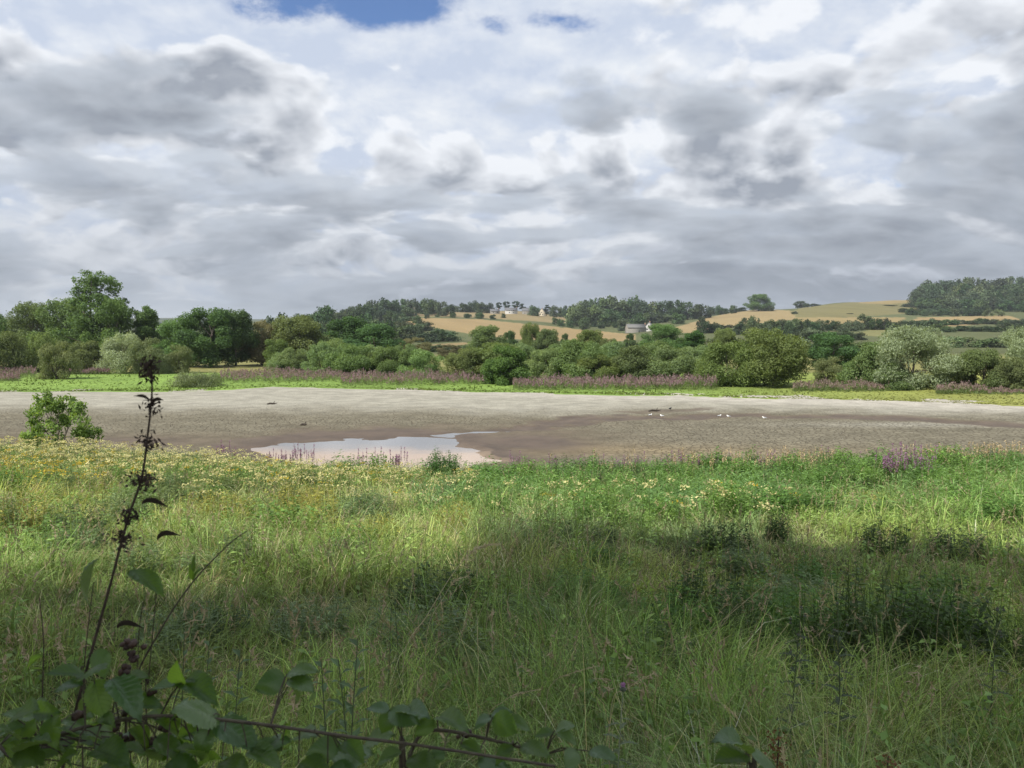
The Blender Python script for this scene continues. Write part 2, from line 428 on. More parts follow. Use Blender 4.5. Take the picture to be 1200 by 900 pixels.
POOL = [(285, 525), (340, 515), (420, 511), (500, 509), (540, 512), (548, 519), (562, 528), (582, 538), (580, 549), (500, 556), (400, 552), (320, 540)]
def build_mud():
    pxs = np.linspace(-420, 1620, 820); ds = np.concatenate([np.linspace(27, 50, 170), np.linspace(50.2, 96, 130)])
    P, D = np.meshgrid(pxs, ds)
    X, Y = (P-600)/F*D, D
    py = HOR+EYE/D*F
    wob = (fbm(P/40.0, py/6.0, 61)-.5)
    q = P+wob*60; qy = py+wob*9
    # how far inside the pool and its drain
    def dist(poly, sx, sy):
        best = np.full(P.shape, 1e9)
        for a, b in zip(poly, poly[1:]+poly[:1]):
            ax, ay, bx, by = a[0]/sx, a[1]/sy, b[0]/sx, b[1]/sy
            tx, ty = bx-ax, by-ay
            t_ = np.clip(((q/sx-ax)*tx+(qy/sy-ay)*ty)/(tx*tx+ty*ty+1e-9), 0, 1)
            best = np.minimum(best, np.hypot(q/sx-ax-t_*tx, qy/sy-ay-t_*ty))
        return best
    inside = inpoly(q, qy, POOL); dp = dist(POOL, 12.0, 2.2)
    sd = np.where(inside, -dp, dp)
    def chan(path, sx, sy):
        best = np.full(P.shape, 1e9)
        for a, b in zip(path, path[1:]):
            ax, ay, bx, by = a[0]/sx, a[1]/sy, b[0]/sx, b[1]/sy; tx, ty = bx-ax, by-ay
            t_ = np.clip(((q/sx-ax)*tx+(qy/sy-ay)*ty)/(tx*tx+ty*ty), 0, 1)
            best = np.minimum(best, np.hypot(q/sx-ax-t_*tx, qy/sy-ay-t_*ty))
        return best
    c1 = chan([(520, 509), (590, 503), (640, 497.5), (700, 492), (780, 489), (880, 487), (960, 488), (1060, 491), (1140, 495), (1210, 500), (1400, 506)], 26.0, 2.3)
    c2 = chan([(745, 483), (785, 481.5), (830, 481)], 26.0, 2.2)
    dry = (0.290, 0.274, 0.222); mid = (0.174, 0.157, 0.112); wet = (0.088, 0.063, 0.043); crust = (0.40, 0.37, 0.315)
    c = np.empty(P.shape+(3,)); c[:] = mid
    lim = np.interp(P, [0, 300, 500, 650, 800, 1200], [478, 479, 480, 483, 477, 485])+wob*10
    f = (1-sm(py, lim-7, lim+10))[..., None]; c = c*(1-f)+np.array(dry)*f
    edge = far_shore(P); k = ((1-sm(edge-D, 1.5, 9))*.7*sm(P, 250, 800))[..., None]; c = c*(1-k)+np.array(crust)*k
    pale = (np.exp(-((P-1100)/170)**2-((py-498)/3.2)**2)*.8)[..., None]; c = c*(1-pale)+np.array(dry)*pale
    tan = (np.exp(-((P-690)/160)**2-((py-528)/7)**2)*.8+.6*np.exp(-((P-880)/200)**2-((py-530)/8)**2))[..., None]; c = c*(1-tan)+np.array((0.225, 0.185, 0.115))*tan
    W = np.maximum.reduce([1-sm(sd, 1.0, 7.5), .95*(1-sm(c1, .45, 1.5)), .7*(1-sm(c2, .3, 1.3)),
                           .85*np.exp(-((P-120)/260)**2-((py-517)/9)**2), np.exp(-((P-615)/95)**2-((py-519)/17)**2)*1.1, .5*np.exp(-((P-560)/120)**2-((py-503)/5)**2), .7*np.exp(-((P-650)/60)**2-((py-508)/6)**2)])
    W = np.clip(W+wob*.4*(W > .05)*(W < .95), 0, 1)
    c = c*(1-W[..., None])+np.array(wet)*W[..., None]
    silt = (np.exp(-((P-480)/110)**2-((py-535)/9)**2))[..., None]*(sd < 0.3)[..., None]
    c = c*(1-silt)+np.array((0.30, 0.22, 0.145))*silt
    Z = 0.03*(fbm(X*.12, Y*.12, 71)-.5)+0.015*(fbm(X*1.1, Y*1.1, 72)-.5)
    Z = Z-0.10*(1-sm(sd, -2.0, 0.4))-0.10*(1-sm(c1, .2, 1.1))-.03*(1-sm(c2, .2, 1))
    m, t = material('dried_lake_mud')
    co = t.new('ShaderNodeTexCoord').outputs['Object']; col = t.attr('col')[0]; wetf = t.attr('wet')[2]
    wv = t.vm('ADD', co, t.vm('SCALE', t.noise(co, 2.2, 3, .5, color=True), 0.22))
    vo = t.new('ShaderNodeTexVoronoi', feature='DISTANCE_TO_EDGE', voronoi_dimensions='2D'); t.put(vo.inputs['Vector'], wv); vo.inputs['Scale'].default_value = 2.6
    v2 = t.new('ShaderNodeTexVoronoi', feature='DISTANCE_TO_EDGE', voronoi_dimensions='2D'); t.put(v2.inputs['Vector'], wv); v2.inputs['Scale'].default_value = 1.1
    vc = t.new('ShaderNodeTexVoronoi', voronoi_dimensions='2D'); t.put(vc.inputs['Vector'], wv); vc.inputs['Scale'].default_value = 2.6
    crack = t.m('MINIMUM', t.rng(vo.outputs['Distance'], .02, .13), t.rng(v2.outputs['Distance'], .01, .075))
    crack = t.m('MAXIMUM', crack, t.mul(wetf, 1.3), clamp=True)
    tone = t.xyz(vc.outputs['Color'])[0]
    n1 = t.noise(co, 0.5, 6, .65); n2 = t.noise(co, 5.0, 5, .6)
    k = t.mul(t.add(t.rng(n1, .3, .7, .80, 1.18), t.mul(t.sub(tone, .5), .08)), t.rng(n2, .3, .7, .94, 1.06))
    col = t.mix(1.0, col, t.vec(k, k, k), 'MULTIPLY')
    col = t.mix(t.mul(t.rng(crack, 0, 1, .46, 0.0), t.attr('crk')[2]), col, (0.075, 0.058, 0.040, 1))
    b = t.new('ShaderNodeBsdfPrincipled'); t.put(b.inputs['Base Color'], col)
    t.put(b.inputs['Roughness'], t.rng(wetf, .55, 1.0, .95, .62)); t.put(b.inputs['Specular IOR Level'], t.rng(wetf, .3, 1, .08, .25))
    bp = t.new('ShaderNodeBump'); bp.inputs['Strength'].default_value = .8; bp.inputs['Distance'].default_value = .08
    t.put(bp.inputs['Height'], t.add(t.mul(crack, t.attr('crk')[2]), t.mul(n2, .25))); t.l.new(bp.outputs[0], b.inputs['Normal'])
    t.l.new(b.outputs[0], t.out.inputs[0])
    n = P.shape; i = np.arange(n[0]-1)[:, None]*n[1]; j = np.arange(n[1]-1)[None]
    Q = np.stack([i+j, i+j+1, i+n[1]+j+1, i+n[1]+j], -1).reshape(-1, 4)
    me = mesh('lake_mud', np.stack([X, Y, Z], -1).reshape(-1, 3), [Q], c.reshape(-1, 3), m, True, {'wet': W.ravel(), 'crk': (.25+.75*sm(py, lim-8, lim+14)).ravel()})
    kind(obj('lake_mud', me), 'structure')
    # the last pool
    m, t = material('shallow_silty_water')
    co = t.new('ShaderNodeTexCoord').outputs['Object']
    b = t.new('ShaderNodeBsdfPrincipled'); b.inputs['Roughness'].default_value = .06; b.inputs['IOR'].default_value = 1.333
    x, y, z = t.xyz(co)
    near = t.rng(t.add(y, t.mul(t.noise(co, .35, 4, .6), 5.0)), 39.0, 43.5, 1.0, 0.0)
    t.put(b.inputs['Base Color'], t.mix(near, (0.19, 0.185, 0.18, 1), (0.42, 0.30, 0.20, 1)))
    bp = t.new('ShaderNodeBump'); bp.inputs['Strength'].default_value = .06; bp.inputs['Distance'].default_value = .02
    t.put(bp.inputs['Height'], t.noise(t.vm('MULTIPLY', co, (1, 2.5, 1)), 3.0, 4, .6)); t.l.new(bp.outputs[0], b.inputs['Normal'])
    t.l.new(b.outputs[0], t.out.inputs[0])
    px = np.array([250, 300, 460, 620, 620, 250]); 
    cor = [(240, 46.5), (640, 46.5), (640, 31.5), (240, 31.5)]
    V = [((p-600)/F*d, d, -0.052) for p, d in cor]
    kind(obj('pool_water', mesh('pool_water', V, [[(3, 2, 1, 0)]], None, m)), 'structure')
build_mud()
# ------------------------------------------------------------------ trees and bushes
def leaf_material(name, lo, hi, trans=0.40, var=0.16, gloss=.25):
    m, t = material(name)
    f = t.xyz(t.attr('col')[1])[0]
    oi = t.new('ShaderNodeObjectInfo').outputs['Random']
    col = t.mix(f, tuple(lo)+(1,), tuple(hi)+(1,))
    col = t.hsv(col, t.rng(oi, 0, 1, .5-.10*var, .5+.10*var, False), t.rng(t.m('FRACT', t.mul(oi, 7.31)), 0, 1, 1-.8*var, 1+.5*var, False), t.rng(t.m('FRACT', t.mul(oi, 13.7)), 0, 1, 1-1.2*var, 1+1.2*var, False))
    b = t.new('ShaderNodeBsdfPrincipled'); t.put(b.inputs['Base Color'], col); b.inputs['Roughness'].default_value = .6; b.inputs['Specular IOR Level'].default_value = gloss
    tr = t.new('ShaderNodeBsdfTranslucent'); t.put(tr.inputs[0], t.mix(1.0, col, (1.25, 1.2, .6, 1), 'MULTIPLY'))
    mx = t.new('ShaderNodeMixShader'); mx.inputs[0].default_value = trans
    t.l.new(b.outputs[0], mx.inputs[1]); t.l.new(tr.outputs[0], mx.inputs[2]); t.l.new(mx.outputs[0], t.out.inputs[0])
    return m
def bark_material(name, c0, c1):
    m, t = material(name)
    co = t.new('ShaderNodeTexCoord').outputs['Object']
    n = t.noise(t.vm('MULTIPLY', co, (6, 6, 1.2)), 3, 5, .6)
    b = t.new('ShaderNodeBsdfPrincipled'); t.put(b.inputs['Base Color'], t.mix(t.rng(n, .3, .7), tuple(c0)+(1,), tuple(c1)+(1,))); b.inputs['Roughness'].default_value = .9
    bp = t.new('ShaderNodeBump'); bp.inputs['Strength'].default_value = .6; bp.inputs['Distance'].default_value = .03; t.put(bp.inputs['Height'], n); t.l.new(bp.outputs[0], b.inputs['Normal'])
    t.l.new(b.outputs[0], t.out.inputs[0]); return m
BARK = bark_material('bark', (0.06, 0.048, 0.036), (0.15, 0.125, 0.10))
LM = {
    'dark':   leaf_material('leaf_dark_alder', (0.049, 0.099, 0.035), (0.128, 0.222, 0.063)),
    'ash':    leaf_material('leaf_ash', (0.073, 0.128, 0.045), (0.182, 0.271, 0.088)),
    'mid':    leaf_material('leaf_mid', (0.090, 0.135, 0.044), (0.190, 0.250, 0.085)),
    'olive':  leaf_material('leaf_olive', (0.088, 0.140, 0.036), (0.190, 0.260, 0.070)),
    'willow': leaf_material('leaf_willow', (0.125, 0.195, 0.072), (0.255, 0.350, 0.135)),
    'silver': leaf_material('leaf_silver_willow', (0.171, 0.217, 0.121), (0.422, 0.493, 0.312)),
    'grey':   leaf_material('leaf_grey_sallow', (0.117, 0.151, 0.064), (0.252, 0.282, 0.133)),
    'brown':  leaf_material('leaf_brown', (0.105, 0.113, 0.052), (0.225, 0.212, 0.105)),
    'bright': leaf_material('leaf_bright', (0.100, 0.145, 0.048), (0.205, 0.265, 0.098)),
    'hill':   leaf_material('leaf_hill', (0.035, 0.063, 0.028), (0.091, 0.137, 0.049), .2, .3),
    'hillw':  leaf_material('leaf_hill_pale', (0.074, 0.108, 0.045), (0.149, 0.196, 0.074), .2, .3),
    'pine':   leaf_material('leaf_pine', (0.024, 0.048, 0.029), (0.060, 0.093, 0.048), .1),
}
def lobes(rg, W, H, z0, n, shape, rr=(0.20, 0.34), fill=0.8):
    a = W/2; out = []
    for _ in range(n):
        t_ = rg.uniform(.04, .90)
        w = {'round': (1-t_**2.6)**.55*min(1, .62+t_*1.6), 'cone': (1-t_)**.65*min(1, .45+t_*4), 'bush': (1-t_**2.4)**.6*min(1, .75+t_*2), 'tall': min(1, .9+t_)*(1-max(0, t_-.25)/.75*.62)*(1-t_**9),
             'vase': (.45+.55*t_)*(1-t_**6)}[shape]
        ph = rg.uniform(0, 2*math.pi); r = a*w*fill*math.sqrt(rg.uniform(.10, 1))
        rad = rg.uniform(*rr)*a*2*(.55+.45*w)*.62
        out.append((r*math.cos(ph), r*math.sin(ph), z0+t_*(H-z0-rad*.5), rad))
    return np.array(out)
def foliage(rg, lb, n, leaf, aspect=.55, streak=0.0, flat=.8, sprig=.10, core=.25, up=0.25):
    w = lb[:, 3]**2; k = rg.choice(len(lb), n, p=w/w.sum())
    dv = norm(rg.normal(size=(n, 3)))
    r = rg.uniform(.80, 1.05, n); inn = rg.random(n) < core; r[inn] = rg.uniform(.25, .8, inn.sum())
    # clumped sprigs that break the outline
    ns = max(6, n//60); sd = norm(rg.normal(size=(ns, 3))+[0, 0, .35]); sk = rg.choice(len(lb), ns, p=w/w.sum()); sr = rg.uniform(1.0, 1.38, ns)
    s = rg.random(n) < sprig; q = rg.integers(0, ns, s.sum())
    k[s] = sk[q]; dv[s] = norm(sd[q]+rg.normal(size=(len(q), 3))*.13); r[s] = sr[q]*rg.uniform(.82, 1.0, len(q))
    C = lb[k, :3]; P = C+dv*(lb[k, 3]*r)[:, None]*np.array([1, 1, flat])
    P += rg.normal(size=P.shape)*leaf*.35
    N = norm(dv*.8+rg.normal(size=(n, 3))*.55+[0, 0, up])
    A = rg.normal(size=(n, 3)); A = A*(1-streak)+streak*(dv*.8+np.array([0, 0, .9]))*2+rg.normal(size=(n, 3))*.25*streak
    L = leaf*rg.uniform(.6, 1.35, n)
    V, Q = leafquads(P, N, norm(A), L, L*aspect)
    tone = np.clip(.5+.24*rg.normal(size=n)+(rg.random(len(lb))[k]-.5)*.40, 0, 1)
    keep = P[:, 2] > .02
    ok = np.repeat(keep, 4)
    idx = np.cumsum(ok)-1
    return V[ok], [idx[Q[0][keep]]], np.repeat(np.stack([tone]*3, -1), 4, 0)[ok]
def limbs(rg, lb, H, r0, top=.72, n=9, lean=.05):
    g = Geo()
    ph = rg.uniform(0, 6.28); tp = np.array([lean*H*math.cos(ph), lean*H*math.sin(ph), H*top])
    P = [tp*t_+np.array([rg.normal()*.012*H, rg.normal()*.012*H, 0])*(t_ > .05) for t_ in np.linspace(0, 1, 7)]
    rad = r0*(1-np.linspace(0, 1, 7)*.78); rad[0] *= 1.35
    g.add(*tube(P, rad, 7))
    for c in lb[rg.permutation(len(lb))[:n]]:
        t_ = np.clip(c[2]/H*.62/top+rg.uniform(-.1, .05), .12, .92)
        st = tp*t_; e = c[:3]; mid = st*.5+e*.5+np.array([0, 0, -.06*np.linalg.norm(e-st)])
        g.add(*tube([st, mid, e], [r0*.40*(1-t_*.6), r0*.25, r0*.07], 5))
    return g
PROTO = {}
def proto(key, W, H, z0, nl, nleaf, leaf, shape, mat, seed, r0=.18, stems=1, rr=(.15, .28), kw=None, one=False, fill=.86, top=.72):
    rg = np.random.default_rng(seed)
    lb = lobes(rg, W, H, z0, nl, shape, rr, fill)
    V, Q, c = foliage(rg, lb, nleaf, leaf, **(kw or {}))
    r_ = np.percentile(np.hypot(V[:, 0]-lb[:, 0].mean(), V[:, 1]-lb[:, 1].mean()), 95); k_ = W*.5/r_
    off = np.array([lb[:, 0].mean(), lb[:, 1].mean(), 0]); sc_ = np.array([k_, k_, H/np.percentile(V[:, 2], 99.7)])
    V = (V-off)*sc_; lb[:, :3] = (lb[:, :3]-off)*sc_
    g = limbs(rg, lb, H, r0, top)
    for _ in range(stems-1):
        a = rg.uniform(0, 6.28); e = np.array([math.cos(a)*W*.3, math.sin(a)*W*.3, H*rg.uniform(.5, .8)])
        g.add(*tube([e*0.02, e*.5+[0, 0, H*.06], e], [r0*.7, r0*.45, r0*.1], 5))
    if one:
        n = g.n; g.add(V, Q, c, 1)
        PROTO[key] = (W, H, g.build('tree', [BARK, LM[mat]]), None)
    else:
        PROTO[key] = (W, H, mesh('crown', V, Q, c, LM[mat]), g.build('trunk', BARK, True))
B = dict(streak=.0)
proto('tall', 11, 18, .8, 100, 20000, .30, 'tall', 'ash', 12, .32, rr=(.10, .17), kw=dict(sprig=.30, core=.2), fill=.9, top=.8)
proto('alder_a', 9, 10, .8, 39, 21750, 0.272, 'round', 'dark', 4, .22)
proto('alder_b', 9, 11, .8, 33, 21750, 0.272, 'cone', 'dark', 5, .22)
proto('broad_a', 10, 9, .6, 42, 21750, 0.272, 'round', 'mid', 6, .24)
proto('broad_b', 10, 9.5, .6, 36, 21750, 0.272, 'round', 'ash', 7, .24)
proto('brown_a', 9, 9, .8, 36, 20300, 0.256, 'round', 'brown', 8, .2)
proto('olive_a', 9, 8, .3, 45, 26100, 0.224, 'round', 'olive', 9, .2, kw=dict(streak=.35))
proto('olive_b', 9, 6, .1, 45, 24650, 0.224, 'bush', 'olive', 19, .15, 3, kw=dict(streak=.4))
proto('willow_a', 8, 5.5, .1, 45, 26100, 0.240, 'bush', 'willow', 10, .14, 4, kw=dict(streak=.7, aspect=.36, sprig=.22))
proto('willow_b', 8, 6, .1, 39, 26100, 0.240, 'bush', 'willow', 11, .14, 4, kw=dict(streak=.65, aspect=.36, sprig=.20))
proto('willow_c', 8, 6, .1, 42, 24650, 0.224, 'bush', 'bright', 21, .14, 4, kw=dict(streak=.6, aspect=.4, sprig=.18))
proto('silver_a', 9, 8, .2, 39, 27550, 0.240, 'round', 'silver', 12, .2, 3, kw=dict(streak=.7, aspect=.34, sprig=.24))
proto('silver_b', 8, 5.5, .1, 36, 24650, 0.224, 'bush', 'silver', 13, .15, 4, kw=dict(streak=.7, aspect=.34, sprig=.24))
proto('grey_a', 5, 4.4, .05, 36, 20300, 0.176, 'bush', 'grey', 14, .09, 6, kw=dict(streak=.75, aspect=.32, sprig=.25))
proto('dark_a', 6, 5, .05, 39, 23200, 0.192, 'bush', 'dark', 15, .12, 5, kw=dict(streak=.4))
proto('mid_a', 7, 5, .05, 39, 21750, 0.208, 'bush', 'mid', 16, .12, 4, kw=dict(streak=.4))
proto('low_a', 6, 1.6, .0, 45, 11000, .17, 'bush', 'grey', 17, .04, 6, rr=(.12, .22), kw=dict(streak=.8, aspect=.3, sprig=.3))
for i in range(4):
    proto('hill_%d' % i, 10, 9 + i % 2, .2, 20, 1900, .85, 'round' if i != 3 else 'bush', 'hill', 30+i, .3, rr=(.24, .38), one=True, kw=dict(sprig=.12))
for i in range(3):
    proto('hillw_%d' % i, 9, 7.5, .1, 15, 1600, .75, ('round', 'bush', 'bush')[i], 'hillw', 40+i, .25, rr=(.24, .36), one=True, kw=dict(sprig=.12))
proto('pine_0', 8, 13, 4.0, 14, 1300, .8, 'round', 'pine', 50, .35, rr=(.2, .3), one=True, kw=dict(flat=.5, sprig=.15))
proto('pine_1', 6, 12, 1.5, 12, 1000, .8, 'cone', 'pine', 51, .3, rr=(.2, .3), one=True)
LM['sapling'] = leaf_material('leaf_sapling', (0.120, 0.205, 0.050), (0.250, 0.370, 0.100), .42, .02)
proto('sapling_a', 3, 2.6, .1, 40, 4800, .17, 'bush', 'sapling', 83, .05, 5, rr=(.10, .20), kw=dict(streak=.6, aspect=.36, sprig=.62, core=.15))
TR = np.random.default_rng(99)
def tree(key, px, W, top, label, cat='tree', base=None, d=None, group=None, name=None, sink=.12):
    x, y, z = place(px, base, d)
    w0, h0, cm, tm = PROTO[key]
    H = max(.8, (HOR-top)/F*y+EYE-z+sink); Wm = W/F*y*(1.16 if key[:4] in ('will', 'mid_') else 1.0)
    sc = (Wm/w0*1.02, Wm/w0*1.02, H/h0)
    nm = name or ('tree' if cat == 'tree' else 'bush')
    if tm is None:
        o = obj(nm, cm, None, (x, y, z-sink)); o.rotation_euler = (0, 0, TR.uniform(0, 6.28)); o.scale = sc
        return tag(o, label, cat, group)
    o = thing(nm, label, cat, (x, y, z-sink), TR.uniform(0, 6.28), group, sc)
    obj('crown' if cat == 'tree' else 'foliage', cm, o); obj('trunk' if cat == 'tree' else 'stem', tm, o)
    return o

# --- the far shore, one by one
b, t_ = 'bush', 'tree'
tree('tall', 112, 82, 320, 'tallest tree of the left bank, open airy crown with sky showing through', t_, d=150)
tree('broad_b', 38, 58, 355, 'rounded tree left of the tallest open-crowned tree, second in from the frame edge', t_, d=165)
tree('broad_b', 78, 70, 351, 'dense tree leaning against the tallest open-crowned tree on its left side', t_, d=156)
tree('alder_a', -4, 40, 369, 'dark rounded tree cut by the left edge of the picture', t_, d=170)
tree('broad_b', 132, 54, 349, 'dark tree filling the right flank of the tallest open-crowned tree', t_, d=146)
tree('alder_b', 172, 42, 360, 'lone dark pointed tree right of the tallest tree, above a silver willow', t_, d=150)
tree('broad_b', 212, 60, 373, 'dark low alder just right of the pointed dark tree', t_, d=142)
tree('alder_a', 246, 68, 362, 'highest and darkest alder of the clump above the yellow grass', t_, d=140)
tree('alder_a', 276, 52, 364, 'dark alder closing the right end of the clump above the yellow grass', t_, d=145)
tree('brown_a', 307, 50, 377, 'brownish olive tree between two dark green trees', t_, d=150)
tree('broad_a', 350, 76, 371, 'broad rich green dome tree right of the brownish tree', t_, d=148)
tree('broad_a', 325, 34, 398, 'small green tree standing below the brownish tree, beside the dome tree', t_, d=128)
tree('alder_a', 408, 66, 372, 'dark rounded tree right of the broad green dome tree', t_, d=160)
tree('alder_a', 440, 64, 380, 'dark tree with a low drooping right side behind the pale willow scrub', t_, d=152)
tree('brown_a', 484, 40, 396, 'small brownish tree behind the pale willow scrub, right of the drooping dark tree', t_, d=190)
tree('olive_b', 12, 56, 390, 'olive bush mass at the left edge behind purple flowers', b, base=437)
tree('olive_b', 46, 40, 391, 'olive bush behind the isolated round grey bush, its left neighbour', b, base=435)
tree('grey_a', 66, 45, 401, 'isolated round grey-green bush standing on the short grass at the left', b, base=444)
tree('mid_a', 99, 38, 400, 'mid green bush filling the gap between grey bush and silver willow', b, base=434)
tree('silver_b', 142, 58, 391, 'pale silvery willow bush below the lone pointed dark tree', b, base=437)
tree('grey_a', 171, 46, 397, 'grey-green bush leaning on the right side of the silvery willow', b, base=438)
tree('grey_a', 211, 35, 405, 'small round grey-green bush at the left end of the yellow grass strip', b, base=437)
tree('low_a', 229, 58, 435, 'low spreading shrub alone on the green shore grass', b, base=453, name='shrub')
tree('low_a', 190, 22, 426, 'little shrub at the foot of the grey bush beside the yellow grass', b, base=438, name='shrub')
tree('willow_a', 331, 28, 412, 'small pale willow at the left end of the long scrub line', b, base=436)
tree('mid_a', 354, 26, 414, 'small darker green willow second along the long scrub line', b, base=437)
tree('willow_b', 378, 38, 401, 'tall pale willow below the broad green dome tree', b, base=438)
tree('willow_a', 410, 50, 404, 'wide pale willow below the dark rounded tree, widest left of centre', b, base=439)
tree('mid_a', 436, 28, 412, 'dark green willow wedged between two wide pale willows', b, base=439)
tree('willow_c', 458, 42, 407, 'bright green willow below the drooping dark tree', b, base=440)
tree('willow_b', 494, 50, 410, 'pale willow at the right end of the scrub, before the gap', b, base=440)
tree('willow_c', 546, 46, 409, 'bright green willow right of the gap in the scrub', b, base=443)
tree('dark_a', 593, 56, 406, 'dark round bush standing out in front of the scrub at mid shore', b, base=450)
tree('willow_c', 580, 70, 402, 'bright willow looking over the dark round bush', b, base=442)
tree('willow_a', 640, 40, 409, 'pale willow just right of the dark round bush', b, base=444)
tree('willow_b', 678, 70, 399, 'big rounded willow in the middle of the scrub line', b, base=444)
tree('willow_c', 700, 50, 416, 'yellow-green low willow at the foot of the big rounded willow', b, base=446)
tree('mid_a', 745, 58, 406, 'darker willow between the big rounded willow and the bright spreading one', b, base=446)
tree('willow_a', 790, 66, 406, 'bright spreading willow at the right end of the middle scrub', b, base=446)
tree('olive_b', 852, 74, 401, 'left and lower half of the great olive bush pair', b, base=452)
tree('olive_a', 908, 84, 386, 'great olive green bush, tallest of the right shore pair', b, base=453)
tree('grey_a', 970, 38, 419, 'low grey-green bush leaning on the great olive bush from the right', b, base=449)
tree('alder_a', 974, 64, 390, 'dark spreading tree standing back between the great olive bush and silver willow', t_, d=130)
tree('willow_b', 996, 26, 424, 'small pale bush at the foot of the dark spreading tree', b, base=449)
tree('mid_a', 1024, 52, 402, 'mid green bush on the left flank of the big silver willow', b, base=452)
tree('silver_a', 1068, 84, 382, 'big silver willow, the palest and tallest on the right shore', t_, base=456)
tree('mid_a', 1048, 44, 425, 'dark green bush in front of the silver willow on its left', b, base=456)
tree('mid_a', 1114, 46, 417, 'low green bush on the right flank of the silver willow', b, base=454)
tree('willow_c', 1152, 60, 410, 'fresh green bush between the silver willow and the picture edge', b, base=456)
tree('mid_a', 1184, 40, 420, 'dark low bush at the foot of the tree on the right edge', b, base=458)
tree('silver_a', 1204, 60, 384, 'grey-green tree cut by the right edge of the picture', t_, d=95)
tree('mid_a', 1262, 70, 400, 'green bush beyond the right edge of the picture', b, d=92)
tree('olive_b', -58, 70, 396, 'olive bush beyond the left edge of the picture', b, d=112)
for px, top, w, l in ((344, 408, 40, 'pale willow standing back behind the small darker second willow'), (395, 398, 40, 'pale willow standing back between the tall and the wide willow'), (436, 405, 44, 'pale willow rising behind the dark wedged willow'), (476, 404, 40, 'pale willow standing back left of the last willow before the gap'),
        (612, 403, 50, 'green willow standing back right of the dark round bush'), (660, 402, 50, 'green willow standing back left of the big rounded willow'), (718, 401, 54, 'green willow rising right behind the big rounded willow'), (768, 401, 54, 'green willow standing back between the darker and the bright spreading willow'), (815, 405, 40, 'green willow standing back at the right end of the middle scrub')):
    tree('willow_a' if px % 2 else 'willow_b', px, w, top, l, b, d=122)
# --- standing in the valley behind the scrub
tree('broad_b', 569, 44, 382, 'grey-green tree below the golden field, left of the small round tree', t_, d=210)
tree('alder_a', 597, 20, 388, 'small dark round tree at the foot of the golden field', t_, d=240)
tree('olive_a', 621, 24, 379, 'pale olive tree standing against the golden field', t_, d=230)
tree('broad_a', 641, 34, 386, 'rich green tree overlapping the golden field, right of the pale olive one', t_, d=200)
tree('alder_a', 662, 11, 391, 'tiny dark round tree on the edge of the golden field', t_, d=300)
tree('broad_a', 690, 42, 387, 'leafy green tree in front of the golden field, over the big rounded willow', t_, d=190)
tree('broad_a', 712, 26, 397, 'low green tree right of the leafy tree on the golden field', t_, d=185)
tree('alder_a', 738, 14, 391, 'small dark tree on the right tip of the golden field', t_, d=290)
tree('broad_b', 777, 48, 380, 'broad grey-green tree just below the grey barn', t_, d=230)
tree('alder_b', 813, 38, 388, 'dark tree hanging over the right end of the middle scrub', t_, d=170)
tree('alder_a', 800, 24, 396, 'dark small tree pressed between barn tree and hanging dark tree', t_, d=180)
tree('broad_a', 850, 34, 385, 'green tree behind the left half of the great olive bush', t_, d=190)
tree('brown_a', 528, 30, 404, 'low brownish bush in the gap of the scrub', b, d=170)
# --- rows of look-alike trees: each its own object, one label per row
def row(px0, px1, d, tops, step, W, keys, label, group, cat='tree', jit=2.0, base_d=0):
    p = px0
    while p < px1:
        w = W*TR.uniform(.75, 1.3)
        top = np.interp(p, [q[0] for q in tops], [q[1] for q in tops])+TR.normal()*jit
        dd = d*TR.uniform(.96, 1.04)
        top = min(top, ground_py(p, dd)-w*.35)
        w = max(w, .95*(ground_py(p, dd)-top))
        tree(keys[TR.integers(len(keys))], p, w, top, label, cat, d=dd, group=group, sink=.3)
        p += step*TR.uniform(.75, 1.25)
H4 = ['hill_0', 'hill_1', 'hill_2', 'hill_3']; W3 = ['hillw_0', 'hillw_1', 'hillw_2']
L = 'dark tree of the thick wood climbing the slope left of the golden field'
row(318, 470, 300, [(318, 384), (400, 380), (470, 390)], 19, 35, H4+['hillw_0'], L, 'wood on the middle slope')
row(340, 520, 430, [(340, 378), (420, 376), (520, 388)], 17, 31, H4, L, 'wood on the middle slope')
row(360, 500, 560, [(360, 371), (420, 369), (500, 379)], 14, 26, H4+['hillw_0'], L, 'wood on the middle slope')
row(376, 492, 700, [(376, 366), (430, 361), (492, 369)], 11, 16, H4, L, 'wood on the middle slope')
row(398, 530, 860, [(398, 365), (425, 356), (450, 352), (490, 352.5), (515, 351), (530, 357)], 8, 14, H4, 'dark hilltop tree of the wood above the left end of the golden field', 'wood on the middle skyline', jit=1.2)
tree('hill_1', 381, 24, 358.5, 'single domed tree standing above the left slope wood on the skyline', t_, d=520)
tree('hill_0', 352, 22, 368, 'rounded skyline tree just left of the single domed tree', t_, d=560)
row(195, 345, 420, [(195, 379), (345, 371)], 15, 22, H4, 'distant dark tree showing above the alder clump on the left', 'far trees above the alders')
row(-40, 60, 330, [(-40, 376), (60, 380)], 18, 26, H4, 'distant dark tree behind the tall left bank trees', 'far trees behind the left bank')
row(60, 330, 215, [(60, 392), (330, 396)], 20, 26, ['hill_0', 'hill_1', 'hillw_0'], 'mid green valley tree glimpsed between the alders and bushes', 'valley trees behind the left bushes')
row(536, 580, 980, [(536, 357), (555, 352.5), (580, 353)], 9, 14, H4, 'dark broadleaf tree on the skyline left of the pines', 'skyline broadleaf trees')
for i, (p, w, tp, s) in enumerate([(585, 7.5, 354.5, 'leftmost'), (594, 8.8, 353.5, 'second'), (604, 9.5, 353.2, 'third'), (612, 8.2, 356, 'fourth')]):
    tree('pine_0', p, w, tp, f'flat-topped skyline pine near the hilltop houses, {s} of four', t_, d=1000, name='pine_tree')
